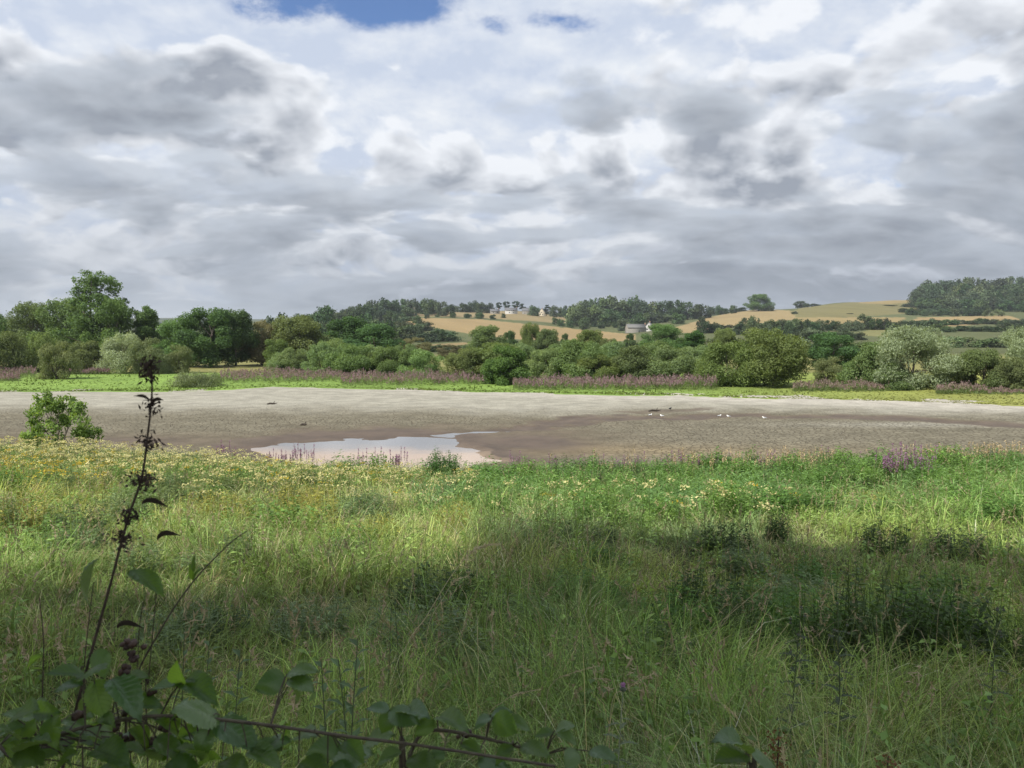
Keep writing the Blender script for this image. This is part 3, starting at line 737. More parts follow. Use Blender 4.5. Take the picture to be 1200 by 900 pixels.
tree('hill_2', 626, 14, 358, 'dark round tree in front of the skyline houses', t_, d=930)
tree('pine_1', 640, 9, 357.5, 'dark pointed conifer right of the skyline houses', t_, d=980, name='conifer_tree')
row(648, 672, 1000, [(648, 361), (672, 358)], 7, 10, H4, 'small skyline tree between the pointed conifer and the big round trees', 'small skyline trees')
Lb = 'big rounded tree of the clump above the barn'
row(676, 828, 900, [(676, 356), (690, 351), (720, 350), (733, 347), (750, 352), (790, 354), (810, 353.5), (828, 358)], 12, 21, H4+['hillw_0'], Lb, 'tree clump above the barn', jit=1.3)
row(672, 740, 770, [(672, 361), (700, 359), (740, 366)], 12, 19, ['hillw_0', 'hill_1', 'hill_0'], Lb, 'tree clump above the barn', jit=1.3)
row(752, 800, 770, [(752, 368), (800, 366)], 13, 17, ['hillw_0', 'hill_2'], Lb, 'tree clump above the barn')
tree('hill_1', 685, 14, 372, 'round dark field tree on the upper edge of the golden field', t_, d=700)
tree('hill_2', 729, 14, 373.5, 'dark round tree left of the grey barn', t_, d=690)
tree('hill_0', 748, 19, 366.5, 'dark round tree right above the grey barn', t_, d=720)
row(650, 730, 760, [(650, 374), (730, 377)], 9, 8, H4, 'small hedge bush along the top of the golden field', 'hedge bushes on the golden field', 'bush', 1.0)
row(500, 600, 800, [(500, 367), (600, 368)], 16, 7, H4, 'lone hedge bush between the two golden fields', 'hedge between the golden fields', 'bush', 1.0)
tree('hill_0', 509, 11, 363, 'round field tree at the left end of the upper golden field', t_, d=900)
tree('hill_1', 548, 10, 367.5, 'dark round bush in the hedge below the hilltop wood, left one', b, d=820)
tree('hill_2', 561, 12, 367, 'dark round bush in the hedge below the pines', b, d=820)
row(832, 872, 1000, [(832, 358.5), (845, 359), (872, 362)], 9, 12, H4, 'low skyline tree left of the great round oak on the ridge', 'low skyline trees')
tree('broad_b', 888, 31, 345, 'great round oak alone on the ridge beside the tan field', t_, d=960)
tree('hill_1', 901, 12, 358, 'small tree tucked against the right foot of the great ridge oak', t_, d=950)
tree('hill_0', 938, 17, 353, 'small flat skyline tree right of the great ridge oak', t_, d=1080)
tree('hill_3', 953, 16, 356.2, 'low skyline bush right of the small flat tree', b, d=1080)
tree('hill_3', 930, 8, 365, 'small dark bush in the field below the ridge oak', b, d=820)
tree('hill_2', 995, 8, 371, 'small dark bush alone in the middle of the green-tan field', b, d=800)
tree('hill_1', 822, 12, 372, 'pointed dark tree at the left end of the long hedgerow', t_, d=560)
row(828, 860, 560, [(828, 378), (860, 382)], 11, 20, H4, 'dark tree of the short hedge beside the tan field, over the great olive bush', 'short hedge trees')
Lh = 'dark hedgerow tree in the long line below the hillside fields'
row(866, 1092, 520, [(866, 376), (880, 371), (900, 377), (930, 375), (990, 378), (1015, 371), (1050, 375), (1092, 378)], 9, 15, H4, Lh, 'long hedgerow trees', jit=2)
row(880, 1010, 400, [(880, 383), (1010, 388)], 14, 22, H4+['hillw_0'], Lh, 'long hedgerow trees', jit=2)
row(1070, 1260, 640, [(1070, 378), (1130, 377), (1260, 373)], 9, 15, H4, 'dark tree of the wooded band under the right hill fields', 'wooded band on the right', jit=1.5)
row(1085, 1260, 500, [(1085, 387), (1260, 382)], 13, 20, H4, 'dark tree of the wooded band under the right hill fields', 'wooded band on the right', jit=1.5)
row(1090, 1260, 320, [(1090, 397), (1150, 395), (1260, 392)], 16, 26, W3, 'yellow-green tree below the wooded band on the right', 'yellow-green trees on the right')
row(840, 1100, 230, [(840, 397), (1000, 402), (1100, 399)], 18, 28, W3+['hill_1'], 'mid green valley tree behind the right shore bushes', 'valley trees behind the right bushes')
row(480, 860, 260, [(480, 403), (600, 404), (720, 400), (860, 394)], 17, 22, W3+['hill_1', 'hill_2'], 'mid green valley tree behind the middle scrub', 'valley trees behind the middle scrub')
Lw = 'dark tree of the big wood crowning the right hill'
row(1058, 1145, 830, [(1058, 366), (1070, 362), (1145, 362)], 9, 13, H4, 'low dark tree of the hedge under the right hilltop wood', 'hedge under the right wood', jit=1.0)
row(1080, 1260, 900, [(1080, 352), (1120, 352), (1200, 350), (1260, 347)], 11, 20, H4, Lw, 'wood crowning the right hill', jit=1.5)
row(1076, 1260, 960, [(1076, 343), (1110, 343), (1200, 340), (1260, 336)], 11, 20, H4, Lw, 'wood crowning the right hill', jit=1.3)
row(1074, 1260, 1030, [(1074, 337), (1090, 333), (1160, 335), (1260, 327)], 11, 20, H4+['hillw_0'], Lw, 'wood crowning the right hill', jit=1.3)
row(1078, 1260, 1110, [(1078, 334), (1092, 329), (1112, 330), (1130, 327), (1160, 329), (1185, 325), (1260, 320)], 11, 21, H4, Lw, 'wood crowning the right hill', jit=1.2)
tree('hillw_0', 1155, 9, 361, 'small pale round tree at the foot of the right hill wood, left of two', t_, d=790)
tree('hillw_0', 1168, 12, 362, 'small pale round tree at the foot of the right hill wood, right of two', t_, d=790)
tree('hill_3', 1040, 16, 357.5, 'flat dark bush on the green-tan field near the hill wood', b, d=990)
tree('hill_3', 1062, 14, 355.5, 'dark bush at the corner where field meets hill wood', b, d=990)

# --- the row of trees behind the photographer that shades the near grass
def shade_tree(x, y, H, W, z0, n, seed, label, leaf=.44):
    rg = np.random.default_rng(seed)
    lb = lobes(rg, W, H, z0, 26, 'round', (.16, .30), .85)
    V, Q, c = foliage(rg, lb, n, leaf, core=.45)
    o = thing('tree', label, 'tree', (x, y, gz(x, y)-.1), 0)
    obj('crown', mesh('crown', V, Q, c, LM['mid']), o)
    obj('trunk', limbs(rg, lb, H, .35).build('trunk', BARK, True), o)
# ------------------------------------------------------------------ meadow of the near bank
def blade_material(name, trans=.35, spec=.25, rough=.55):
    m, t = material(name); col = t.attr('col')[0]
    b = t.new('ShaderNodeBsdfPrincipled'); t.put(b.inputs['Base Color'], col); b.inputs['Roughness'].default_value = rough; b.inputs['Specular IOR Level'].default_value = spec
    tr = t.new('ShaderNodeBsdfTranslucent'); t.put(tr.inputs[0], t.mix(1.0, col, (1.15, 1.12, .7, 1), 'MULTIPLY'))
    mx = t.new('ShaderNodeMixShader'); mx.inputs[0].default_value = trans
    t.l.new(b.outputs[0], mx.inputs[1]); t.l.new(tr.outputs[0], mx.inputs[2]); t.l.new(mx.outputs[0], t.out.inputs[0]); return m
GRASS = blade_material('grass_blades'); HERB = blade_material('herb_leaves', .35, .3); PETAL = blade_material('petals', .4, .1, .8)
STRAW = blade_material('dry_stalks', .2, .1, .8)
rgm = np.random.default_rng(7)
def scatter(n, d0, d1, p0, p1, pw=-.3, rg=rgm, inner=1.0):
    """n places in the fan d0..d1, columns p0..p1, count density per metre of depth ~ d**pw"""
    u = rg.random(n); e = pw+1
    d = (d0**e+u*(d1**e-d0**e))**(1/e); px = rg.uniform(p0, p1, n)
    x = (px-600)/F*d
    return px, d, x
def ground_row(px, d, z): return HOR+(EYE-z)/d*F
def palette(px, d, x, rg, n):
    """grass colour of the patch a blade grows in"""
    a = fbm(x*.55, d*.55, 101); b_ = fbm(x*.16+3, d*.16, 102); c_ = fbm(x*1.6, d*1.6, 103); r = rg.random(n)
    green = np.array((0.160, 0.225, 0.058)); lush = np.array((0.175, 0.315, 0.075)); yel = np.array((0.29, 0.345, 0.095)); blue = np.array((0.160, 0.220, 0.115)); dry = np.array((0.50, 0.41, 0.23)); pale = np.array((0.33, 0.38, 0.140))
    C = green[None]*np.ones((n, 1))
    wl = np.maximum(sm(d, 13, 16)*sm(px, 480, 620), .55*sm(fbm(x*.30+7, d*.30, 104), .5, .62)); wy = sm(a, .40, .60); 
    left = sm(d, 8, 14)*(1-sm(px, 480, 640))
    C = C*(1-wl[:, None]*.8)+lush*wl[:, None]*.8
    wy = wy*(1-.5*wl); C = C*(1-(wy*.62)[:, None])+yel*(wy*.62)[:, None]; dk = (sm(fbm(x*.42+2, d*.42, 105), .52, .66)*.45)[:, None]; C = C*(1-dk)+np.array((0.085, 0.135, 0.038))*dk
    C = C*(1-(left*.40)[:, None])+pale*(left*.40)[:, None]
    k = sm(b_, .52, .66)*.6; C = C*(1-k[:, None])+blue*k[:, None]
    gold = np.exp(-((px-35)/75)**2-((d-17.5)/3.5)**2)+.5*np.exp(-((px-1010)/60)**2-((d-20)/3)**2); C = C*(1-gold[:, None]*.7)+np.array((0.40, 0.33, 0.085))*gold[:, None]*.7
    pd = .05+.15*sm(c_, .52, .74)+.04*left
    isdry = r < pd
    C[isdry] = dry*rg.uniform(.65, 1.1, (isdry.sum(), 1))
    return np.clip(C*1.6*rg.uniform(.45, 1.5, (n, 1))*rg.uniform(.94, 1.06, (n, 3)), 0, .8), isdry
def blades(rg, x, d, th, h, lean, bend, w, C, out):
    n = len(x); z = ground_z(x, d); dirx, diry = np.cos(th), np.sin(th)
    ph = rg.uniform(0, 6.28, n); sx, sy = np.cos(ph), np.sin(ph)
    V = np.empty((n, 8, 3), dtype=np.float32)
    for k, t_ in enumerate((0, .36, .72, 1.0)):
        o = h*(lean*t_+bend*.75*t_**2.4)*.8; zz = z-.02+h*t_*np.maximum(.06, 1-.30*lean*t_-.45*bend*t_**2)
        ww = w*(1-.86*t_**1.5)*.5; cx, cy = x+dirx*o, d+diry*o
        V[:, 2*k, 0] = cx-sx*ww; V[:, 2*k, 1] = cy-sy*ww; V[:, 2*k, 2] = zz
        V[:, 2*k+1, 0] = cx+sx*ww; V[:, 2*k+1, 1] = cy+sy*ww; V[:, 2*k+1, 2] = zz
    out.append((V, C))
def build_grass():
    rg = np.random.default_rng(17); out = []
    def ok(px, d, x, n): return (d < near_shore(px)-.3-1.2*fbm(px/30, px*0, 8)) & (rg.random(n) < .45+.75*fbm(x*.8, d*.8, 55))
    # short tangled bottom layer
    n = 200000; px, d, x = scatter(n, 1.7, 37.5, -170, 1370, -.30, rg); k = ok(px, d, x, n); px, d, x = px[k], d[k], x[k]; n = len(x)
    C, dry = palette(px, d, x, rg, n)
    h = rg.uniform(.10, .30, n)*(.8+.5*fbm(x*.5, d*.5, 122))
    blades(rg, x, d, rg.uniform(0, 6.28, n), h, np.clip(rg.normal(.7, .4, n), 0, 1.6), np.clip(rg.normal(.5, .4, n), 0, 1.5), .0050*(np.maximum(d, 3)/4)**.62*rg.uniform(.7, 1.5, n), C, out)
    # arching tufts
    m = 12500; k_ = 22; px, d, x = scatter(m, 1.7, 37.5, -170, 1370, -.25, rg); k = ok(px, d, x, m); px, d, x = px[k], d[k], x[k]; m = len(x)
    C, dry = palette(px, d, x, rg, m); big = fbm(x*.28, d*.28, 121)
    H = (.22+.24*rg.random(m)+.30*sm(big, .46, .68))*(.85+.25*sm(d, 6, 14)+.30*sm(d, 24, 30)*sm(px, 500, 650)); 
    flat = sm(fbm(x*.55+11, d*.55, 133), .54, .66)*sm(d, 2.5, 4); H = H*(1-.55*flat); C = C*(1-.5*flat[:, None])+np.array((0.47, 0.45, 0.22))*(.5*flat[:, None])
    comb = 2*math.pi*fbm(x*.30, d*.30, 130)*1.7; pull = rg.uniform(.1, .9, m)
    rep = lambda a: np.repeat(a, k_, 0); n = m*k_
    th = rg.uniform(0, 6.28, n); th = np.arctan2(np.sin(th)*.8+rep(pull*np.sin(comb)), np.cos(th)*.8+rep(pull*np.cos(comb)))
    r = np.abs(rg.normal(0, .055, n))*rep(np.sqrt(np.maximum(d, 3)/5)); xx, dd = rep(x)+np.cos(th)*r, rep(d)+np.sin(th)*r
    CC = rep(C)*rg.uniform(.5, 1.5, (n, 1)); dr = rg.random(n) < .06; CC[dr] = np.array((0.46, 0.38, 0.22))*rg.uniform(.6, 1.1, (dr.sum(), 1))
    hh = rep(H)*rg.lognormal(0, .22, n)
    blades(rg, xx, dd, th, hh, np.clip(rg.normal(.38, .25, n), .02, 1.2), np.clip(rg.normal(.75, .4, n), 0, 1.7), .0050*(np.maximum(dd, 3)/4)**.62*rg.uniform(.7, 1.5, n), CC, out)
    V = np.concatenate([a for a, _ in out]); C = np.concatenate([c for _, c in out]); n = len(V)
    o = np.arange(n)[:, None]*8
    Q = np.concatenate([o+np.array([[a, a+1, a+3, a+2]]) for a in (0, 2, 4)])
    cc = np.repeat(np.clip(C, 0, .8), 8, 0).reshape(n, 8, 3); cc[:, 0:2] = cc[:, 0:2]*.25+np.array((0.045, 0.038, 0.020)); cc[:, 2:4] = cc[:, 2:4]*.85+np.array((0.010, 0.009, 0.004)); cc = cc.reshape(-1, 3)  # blade feet painted darker: thatch brown with the shade between blades put in
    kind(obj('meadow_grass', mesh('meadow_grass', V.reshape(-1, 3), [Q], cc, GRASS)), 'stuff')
build_grass()

def stalks(rg, x, y, z, h, lean, w, col, name=None, nseed=14, slen=.3, swid=.012, seedcol=(0.40, 0.32, 0.20), g=None):
    """thin flowering stems with a loose plume"""
    n = len(x); th = rg.uniform(0, 6.28, n); px_ = np.cos(th)*lean; py_ = np.sin(th)*lean
    g = g or Geo()
    ph = rg.uniform(0, 6.28, n); sx, sy = np.cos(ph)*w*.5, np.sin(ph)*w*.5
    V = np.empty((n, 8, 3))
    T = (0, .4, .75, 1.0)
    def axis(t_): return np.stack([x+px_*h*t_**1.7, y+py_*h*t_**1.7, z+h*t_*(1-.25*np.abs(lean)*t_)], -1)
    for k, t_ in enumerate(T):
        a = axis(np.full(n, t_)); s = 1-.5*t_
        V[:, 2*k] = a-np.stack([sx*s, sy*s, sx*0], -1); V[:, 2*k+1] = a+np.stack([sx*s, sy*s, sx*0], -1)
    o = np.arange(n)[:, None]*8
    g.add(V, [np.concatenate([o+np.array([[a, a+1, a+3, a+2]]) for a in (0, 2, 4)])], np.repeat(col, 8, 0))
    if nseed:
        t_ = 1-rg.random((n, nseed))*slen; P = np.stack([axis(t_[:, k]) for k in range(nseed)], 1).reshape(-1, 3)
        N = norm(rg.normal(size=P.shape)); A = norm(rg.normal(size=P.shape)*.45+np.repeat(np.stack([px_, py_, np.full(n, .9)], -1), nseed, 0))
        L = np.repeat(h*.085, nseed)*rg.uniform(.5, 1.2, len(P)); P = P+rg.normal(size=P.shape)*swid*.5
        V, Q = leafquads(P, N, A, L, np.full(len(P), swid)*rg.uniform(.6, 1.2, len(P)))
        g.add(V, Q, np.repeat(np.array(seedcol)*rg.uniform(.7, 1.2, (len(P), 1)), 4, 0))
    return g
def build_seed_grass():
    rg = np.random.default_rng(23)
    n = 3800
    px, d, x = scatter(n, 3.4, 35, -150, 1350, -.1, rg)
    k = (d < near_shore(px)-.6) & (rg.random(n) < .25+1.1*sm(fbm(x*.5, d*.5, 140), .4, .65)); px, d, x = px[k], d[k], x[k]; n = len(x)
    col = np.array((0.34, 0.29, 0.15))*rg.uniform(.6, 1.15, (n, 1))
    g = stalks(rg, x, d, ground_z(x, d), rg.uniform(.55, .98, n)*(.85+.2*sm(d, 10, 25)), rg.uniform(.05, .55, n), .0028*(d/4)**.5, col, swid=.010, seedcol=(0.40, 0.33, 0.21))
    # tawny grass heads against the mud on the right
    m = 420; px = np.concatenate([rg.normal(1150, 45, m//2), rg.normal(930, 30, m//4), rg.normal(820, 70, m//4)]); d = near_shore(px)-rg.uniform(.4, 5, m); x = (px-600)/F*d
    stalks(rg, x, d, ground_z(x, d), rg.uniform(.8, 1.35, m), rg.uniform(.02, .25, m), np.full(m, .008), np.array((0.42, 0.33, 0.17))*rg.uniform(.7, 1.1, (m, 1)), nseed=10, swid=.03, seedcol=(0.44, 0.34, 0.20), g=g)
    kind(obj('seeding_grass', g.build('seeding_grass', STRAW)), 'stuff')
build_seed_grass()

def herb_leaves(rg, x, y, z, h, nl, L, W, col, g, droop=.3, spread=.06, t0=.15, gs=None, sw=.006):
    """upright leafy stems at every place; col per stem"""
    n = len(x); th = rg.uniform(0, 6.28, n); ln = rg.uniform(0, .3, n)
    ax = np.cos(th)*ln*h; ay = np.sin(th)*ln*h
    t_ = t0+(1-t0)*rg.random((n, nl)); ph = rg.uniform(0, 6.28, (n, nl))
    dx, dy = np.cos(ph), np.sin(ph)
    Lr = L[:, None]*rg.uniform(.55, 1.2, (n, nl))*(1.1-.55*t_)
    A = norm(np.stack([dx, dy, rg.normal(.35, .45, (n, nl))-droop], -1).reshape(-1, 3))
    base = np.stack([x[:, None]+ax[:, None]*t_, y[:, None]+ay[:, None]*t_, z[:, None]+h[:, None]*t_], -1).reshape(-1, 3)
    P = base+A*(Lr.reshape(-1, 1)*.5+spread*0.2)
    N = norm(np.array([0, 0, 1.0])+rg.normal(size=P.shape)*.45)
    V, Q = leafquads(P, N, A, Lr.ravel(), Lr.ravel()*np.repeat(W, nl), .10)
    c = np.repeat(col, nl, 0)*rg.uniform(.7, 1.3, (len(P), 1)); g.add(V, Q, np.repeat(c, 4, 0))
    w = np.full(n, sw); V = np.stack([np.stack([x-w, y, z], -1), np.stack([x+w, y, z], -1), np.stack([x+ax+w*.4, y+ay, z+h], -1), np.stack([x+ax-w*.4, y+ay, z+h], -1)], 1)
    (gs or g).add(V, [np.arange(n*4).reshape(-1, 4)], np.repeat(col*.8, 4, 0))
def build_herbs():
    rg = np.random.default_rng(31); g = Geo()
    n = 27000
    px, d, x = scatter(n, 2.6, 37, -160, 1360, .1, rg)
    dens = sm(fbm(x*.45, d*.45, 150), .40, .62)*(.20+.8*sm(d, 10, 16))+.35*sm(d, 20, 26)
    k = (d < near_shore(px)-.4) & (rg.random(n) < dens); px, d, x = px[k], d[k], x[k]; n = len(x)
    a = fbm(x*.3, d*.3, 151)[:, None]
    col = np.array((0.100, 0.190, 0.050))*(1-a)+np.array((0.250, 0.340, 0.090))*a
    lush = (sm(d, 15, 20)*sm(px, 500, 640))[:, None]; col = col*(1-lush*.6)+np.array((0.125, 0.245, 0.055))*lush*.6
    col = col*rg.uniform(.65, 1.35, (n, 1))*1.2
    big = fbm(x*.22+9, d*.22, 152)
    herb_leaves(rg, x, d, ground_z(x, d), rg.uniform(.30, .62, n)*(.75+.8*sm(big, .42, .7)), 15, rg.uniform(.06, .13, n)*(1+.6*sm(d, 10, 28)), rg.uniform(.28, .5, n), col, g)
    kind(obj('wild_herbs', g.build('wild_herbs', HERB)), 'stuff')
    # reedy, wide bladed lush growth on the right
    g = Geo(); n = 6500
    px, d, x = scatter(n, 15, 34, 480, 1360, .2, rg)
    k = (d < near_shore(px)-.5) & (rg.random(n) < .25+.9*sm(fbm(x*.4, d*.4, 160), .42, .6)); px, d, x = px[k], d[k], x[k]; n = len(x)
    a = fbm(x*.5, d*.5, 161)[:, None]; col = (np.array((0.11, 0.245, 0.085))*(1-a)+np.array((0.21, 0.30, 0.075))*a)*rg.uniform(.7, 1.25, (n, 1))
    herb_leaves(rg, x, d, ground_z(x, d), rg.uniform(.45, .85, n), 9, rg.uniform(.22, .40, n), np.full(n, .12), col, g, droop=-.25)
    kind(obj('sedge_growth', g.build('sedge_growth', HERB)), 'stuff')
build_herbs()
def build_flowers():
    """flat creamy flower heads and yellow ones, too many to count"""
    rg = np.random.default_rng(41)
    g = Geo()
    n = 15000
    px, d, x = scatter(n, 9, 35.5, -160, 1000, .5, rg)
    wt = np.where(px < 560, sm(d, 14, 20)*(.35+.65*sm(fbm(x*.35, d*.35, 170), .40, .6)), 0)
    wt = np.maximum(wt, .45*np.exp(-((px-820)/90)**2-((d-13.8)/1.5)**2)); wt = np.maximum(wt, .6*np.exp(-((px-680)/60)**2-((d-15)/1.6)**2))
    wt *= 1-.9*np.exp(-((px-519)/40)**2-((d-25.5)/4)**2)
    k = (rg.random(n) < wt*.75) & (d < near_shore(px)-1.5); px, d, x = px[k], d[k], x[k]; n = len(x)
    z = ground_z(x, d); h = rg.uniform(.50, .95, n)*(1-.35*sm(d, 24, 29)*sm(px, 280, 340))
    g2 = Geo(); herb_leaves(rg, x, d, z, h, 9, np.full(n, .09), np.full(n, .4), np.array((0.13, 0.18, 0.06))*rg.uniform(.7, 1.3, (n, 1)), g2)
    m = 13
    P = np.repeat(np.stack([x, d, z+h], -1), m, 0)+rg.normal(size=(n*m, 3))*np.array([.055, .055, .02])
    N = norm(np.array([0, 0, 1.0])+rg.normal(size=P.shape)*.55); A = norm(rg.normal(size=P.shape))
    s = rg.uniform(.026, .055, len(P)); V, Q = leafquads(P, N, A, s, s*.9, 0)
    cream = np.array((0.66, 0.61, 0.30)); gold = np.array((0.52, 0.40, 0.06)); isg = (np.exp(-((px-30)/80)**2-((d-18)/4)**2) > rg.random(n)) | (rg.random(n) < .08)
    c = np.where(isg[:, None], gold, cream)*rg.uniform(.6, 1.15, (n, 1)); g.add(V, Q, np.repeat(c, m*4, 0))
    kind(obj('flower_stems_undergrowth', g2.build('flower_stems_undergrowth', HERB)), 'stuff')
    kind(obj('cream_meadow_blossom', g.build('cream_meadow_blossom', PETAL)), 'stuff')
build_flowers()

# ------------------------------------------------------------------ purple loosestrife
PURP = (0.25, 0.140, 0.185)
def loosestrife_bank():
    rg = np.random.default_rng(51); g = Geo()
    bands = [(-60, 42, 437, 445, 1.3), (70, 128, 433, 437, 1.0), (258, 420, 440, 447, 1.15), (400, 568, 443, 450, 1.3), (602, 842, 449, 455, 1.35), (930, 1045, 453, 457, 1.0), (1098, 1158, 456, 460, 1.0), (565, 605, 446, 448, 1.0), (-60, 22, 443, 447, .9), (1160, 1300, 457, 460, .6)]
    for p0, p1, r0, r1, H in bands:
        n = int((p1-p0)*7.5)
        px = rg.uniform(p0, p1, n); row_ = r0+(r1-r0)*rg.random(n)
        z = .25; d = np.minimum((EYE-z)/(row_-HOR)*F, 116.0)+rg.uniform(-1.5, 1.5, n)
        x = (px-600)/F*d; z = ground_z(x, d); h = H*rg.uniform(.45, 1.05, n)*(.45+.85*fbm(px/11.0, row_*0, 57))
        herb_leaves(rg, x, d, z-.05, h*.9, 13, np.full(n, .24), np.full(n, .32), np.array((0.15, 0.20, 0.07))*rg.uniform(.6, 1.3, (n, 1)), g)
        m = 7
        fl = rg.random(n) < np.where(px > 900, .45, .72); xs, ds, zs, hs = x[fl], d[fl], z[fl], h[fl]; q = fl.sum()
        P = np.repeat(np.stack([xs, ds, zs], -1), m, 0); P[:, 2] += np.repeat(hs, m)*(.68+.36*np.tile(np.linspace(0, 1, m), q)); P[:, :2] += rg.normal(size=(len(P), 2))*.07
        N = norm(rg.normal(size=P.shape)*[1, 1, .4]+[0, -.5, .3]); A = norm(np.array([0, 0, 1.0])+rg.normal(size=P.shape)*.25)
        V, Q = leafquads(P, N, A, np.full(len(P), .20), np.full(len(P), .085), 0)
        dull = np.array((0.23, 0.180, 0.135)); mixf = np.clip(rg.random((q, 1))+(px[fl][:, None] > 900)*.5, 0, 1); c = (np.array(PURP)*(1-mixf*.8)+dull*mixf*.8)*rg.uniform(.7, 1.25, (q, 1))
        g.add(V, Q, np.repeat(c, m*4, 0))
    kind(obj('loosestrife_undergrowth', g.build('loosestrife_undergrowth', HERB)), 'stuff')
loosestrife_bank()
def turf_tufts():
    """ragged grass on the far shore"""
    rg = np.random.default_rng(57); n = 24000
    px = rg.uniform(-120, 1320, n); d = far_shore(px)+1.0+34*rg.random(n)**1.5; x = (px-600)/F*d; z = ground_z(x, d)
    edge = 1-sm(d-far_shore(px), 0, 7); keep = rg.random(n) < .4+.6*edge; px, d, x, z = px[keep], d[keep], x[keep], z[keep]; n = len(x)
    h = rg.uniform(.04, .13, n)*(.6+1.6*sm(fbm(x*.2, d*.2, 58), .5, .75)); s = rg.uniform(.06, .16, n); th = rg.uniform(0, 3.14, n)
    V = np.empty((n, 4, 3)); V[:, 0] = np.stack([x-np.cos(th)*s, d-np.sin(th)*s, z-.02], -1); V[:, 1] = np.stack([x+np.cos(th)*s, d+np.sin(th)*s, z-.02], -1)
    V[:, 2] = np.stack([x+np.cos(th)*s*.6+rg.normal(size=n)*.06, d+np.sin(th)*s*.6, z+h], -1); V[:, 3] = np.stack([x-np.cos(th)*s*.5, d-np.sin(th)*s*.5, z+h*rg.uniform(.5, 1, n)], -1)
    yel = sm(px, 700, 1150)[:, None]; c = (np.array((0.15, 0.205, 0.048))*(1-yel)+np.array((0.20, 0.205, 0.062))*yel)*rg.uniform(.7, 1.25, (n, 1))
    kind(obj('shore_grass', mesh('shore_grass', V.reshape(-1, 3), [np.arange(n*4).reshape(-1, 4)], np.repeat(c, 4, 0), GRASS)), 'stuff')
turf_tufts()
# ------------------------------------------------------------------ single plants of the meadow
shade_tree(-7.6, -2.9, 19, 14, 6.5, 15500, 5, 'tall tree behind the viewer whose crown shades the middle of the meadow', .58)
shade_tree(-9.9, -4.3, 18, 13.5, 6.5, 14000, 6, 'tree behind the viewer at the left whose crown shades the bramble', .56)
shade_tree(2.6, -4.0, 19, 13, 7.5, 8000, 8, 'tree behind the viewer at the right whose crown shades the right grass', .42)
def prow(x, y, z): return 450-F*math.tan(math.atan((z-EYE)/y)+PITCH)
def near(px, row_):
    lo, hi = 2.0, 36.0
    for _ in range(40):
        m_ = (lo+hi)/2; x = (px-600)/F*m_
        if prow(x, m_, gz(x, m_)) > row_: lo = m_
        else: hi = m_
    return lo
def spot(px, d):
    z = gz((px-600)/F*d, d); s = (z-EYE)/d
    x = (px-600)/F*d*(math.cos(PITCH)-s*math.sin(PITCH)); return x, d, gz(x, d)
def clump(key, seed, H, W, nst, nl, L, wd, col, droop=.2, var=.3, mat=None):
    rg = np.random.default_rng(seed); g, gs = Geo(), Geo(); r = W*.38*np.sqrt(rg.random(nst)); a = rg.uniform(0, 6.28, nst)
    h = H*rg.uniform(.6, 1.0, nst)*(1-.35*(r/(W*.5)))
    c = np.array(col)*rg.uniform(1-var, 1+var, (nst, 1))
    herb_leaves(rg, r*np.cos(a), r*np.sin(a), np.zeros(nst), h, nl, L*rg.uniform(.7, 1.25, nst), np.full(nst, wd), c, g, droop, gs=gs, t0=.08, sw=.004)
    CL[key] = (H, W, g.build('foliage', mat or HERB), gs.build('stem', mat or HERB))
CL = {}
clump('nettle', 1, .9, 1.0, 62, 26, .085, .45, (0.085, 0.135, 0.042))
clump('nettle_b', 2, .8, 1.1, 58, 26, .09, .5, (0.075, 0.120, 0.038))
clump('willowherb', 3, .9, .8, 64, 32, .10, .22, (0.17, 0.24, 0.105), -.1)
clump('willowherb_b', 4, .8, .9, 60, 30, .095, .24, (0.19, 0.245, 0.095), -.1)
clump('lush', 5, .9, 1.1, 56, 24, .13, .34, (0.115, 0.225, 0.048))
clump('lush_b', 6, .8, 1.2, 56, 24, .12, .4, (0.155, 0.270, 0.058))
clump('shrub', 7, 1.2, 1.5, 130, 44, .10, .5, (0.070, 0.150, 0.036), 0)
clump('yellow', 9, .75, .9, 40, 24, .075, .4, (0.32, 0.31, 0.075))
clump('brown', 10, .75, .7, 30, 18, .07, .35, (0.23, 0.165, 0.085))
clump('upright', 11, .75, .5, 46, 30, .07, .4, (0.060, 0.105, 0.034), -.2)
def herb(key, px, top, Wpx, d, label, group=None, name='weed_clump', cat='wild plant'):
    x, y, z = spot(px, d); H0, W0, fo, st = CL[key]
    H = max(.25, EYE+slope(top)*y-z); W = Wpx/F*y
    o = thing(name, label, cat, (x, y, z-.03), TR.uniform(0, 6.28), group, (W/W0*1.1, W/W0*1.1, H/H0*1.06))
    obj('foliage', fo, o); obj('stem', st, o); return o
tree('sapling_a', 65, 74, 460, 'leafy sapling standing at the mud edge on the left, taller than all meadow plants', 'bush', d=35.5, name='sapling')
herb('shrub', 519, 522, 52, 26.0, 'dark green rounded shrub at the meadow edge, just below the right end of the pool', None, 'shrub', 'shrub')
herb('upright', 912, 590, 36, 12.0, 'small dark upright bush standing alone where sun meets shade on the right', None, 'shrub', 'shrub')
herb('lush', 575, 541, 50, 26, 'bright leafy clump just right of the dark rounded meadow shrub', None)
herb('lush_b', 440, 526, 56, 29, 'bright leafy clump in front of the middle of the pool')
herb('lush', 400, 527, 50, 28, 'green clump below the left part of the pool')
herb('nettle', 1015, 648, 150, 5.7, 'big dark leafy thicket in the shaded grass on the right, its left half')
herb('nettle_b', 1098, 655, 140, 5.6, 'big dark leafy thicket in the shaded grass on the right, its right half')
herb('nettle_b', 960, 690, 70, 5.4, 'low dark leafy skirt on the left side of the big shaded thicket')
herb('willowherb', 88, 607, 82, 10.0, 'grey-green feathery willowherb clump in the sun on the left')
herb('willowherb_b', 60, 560, 60, 16.5, 'grey-green feathery clump below the left sapling')
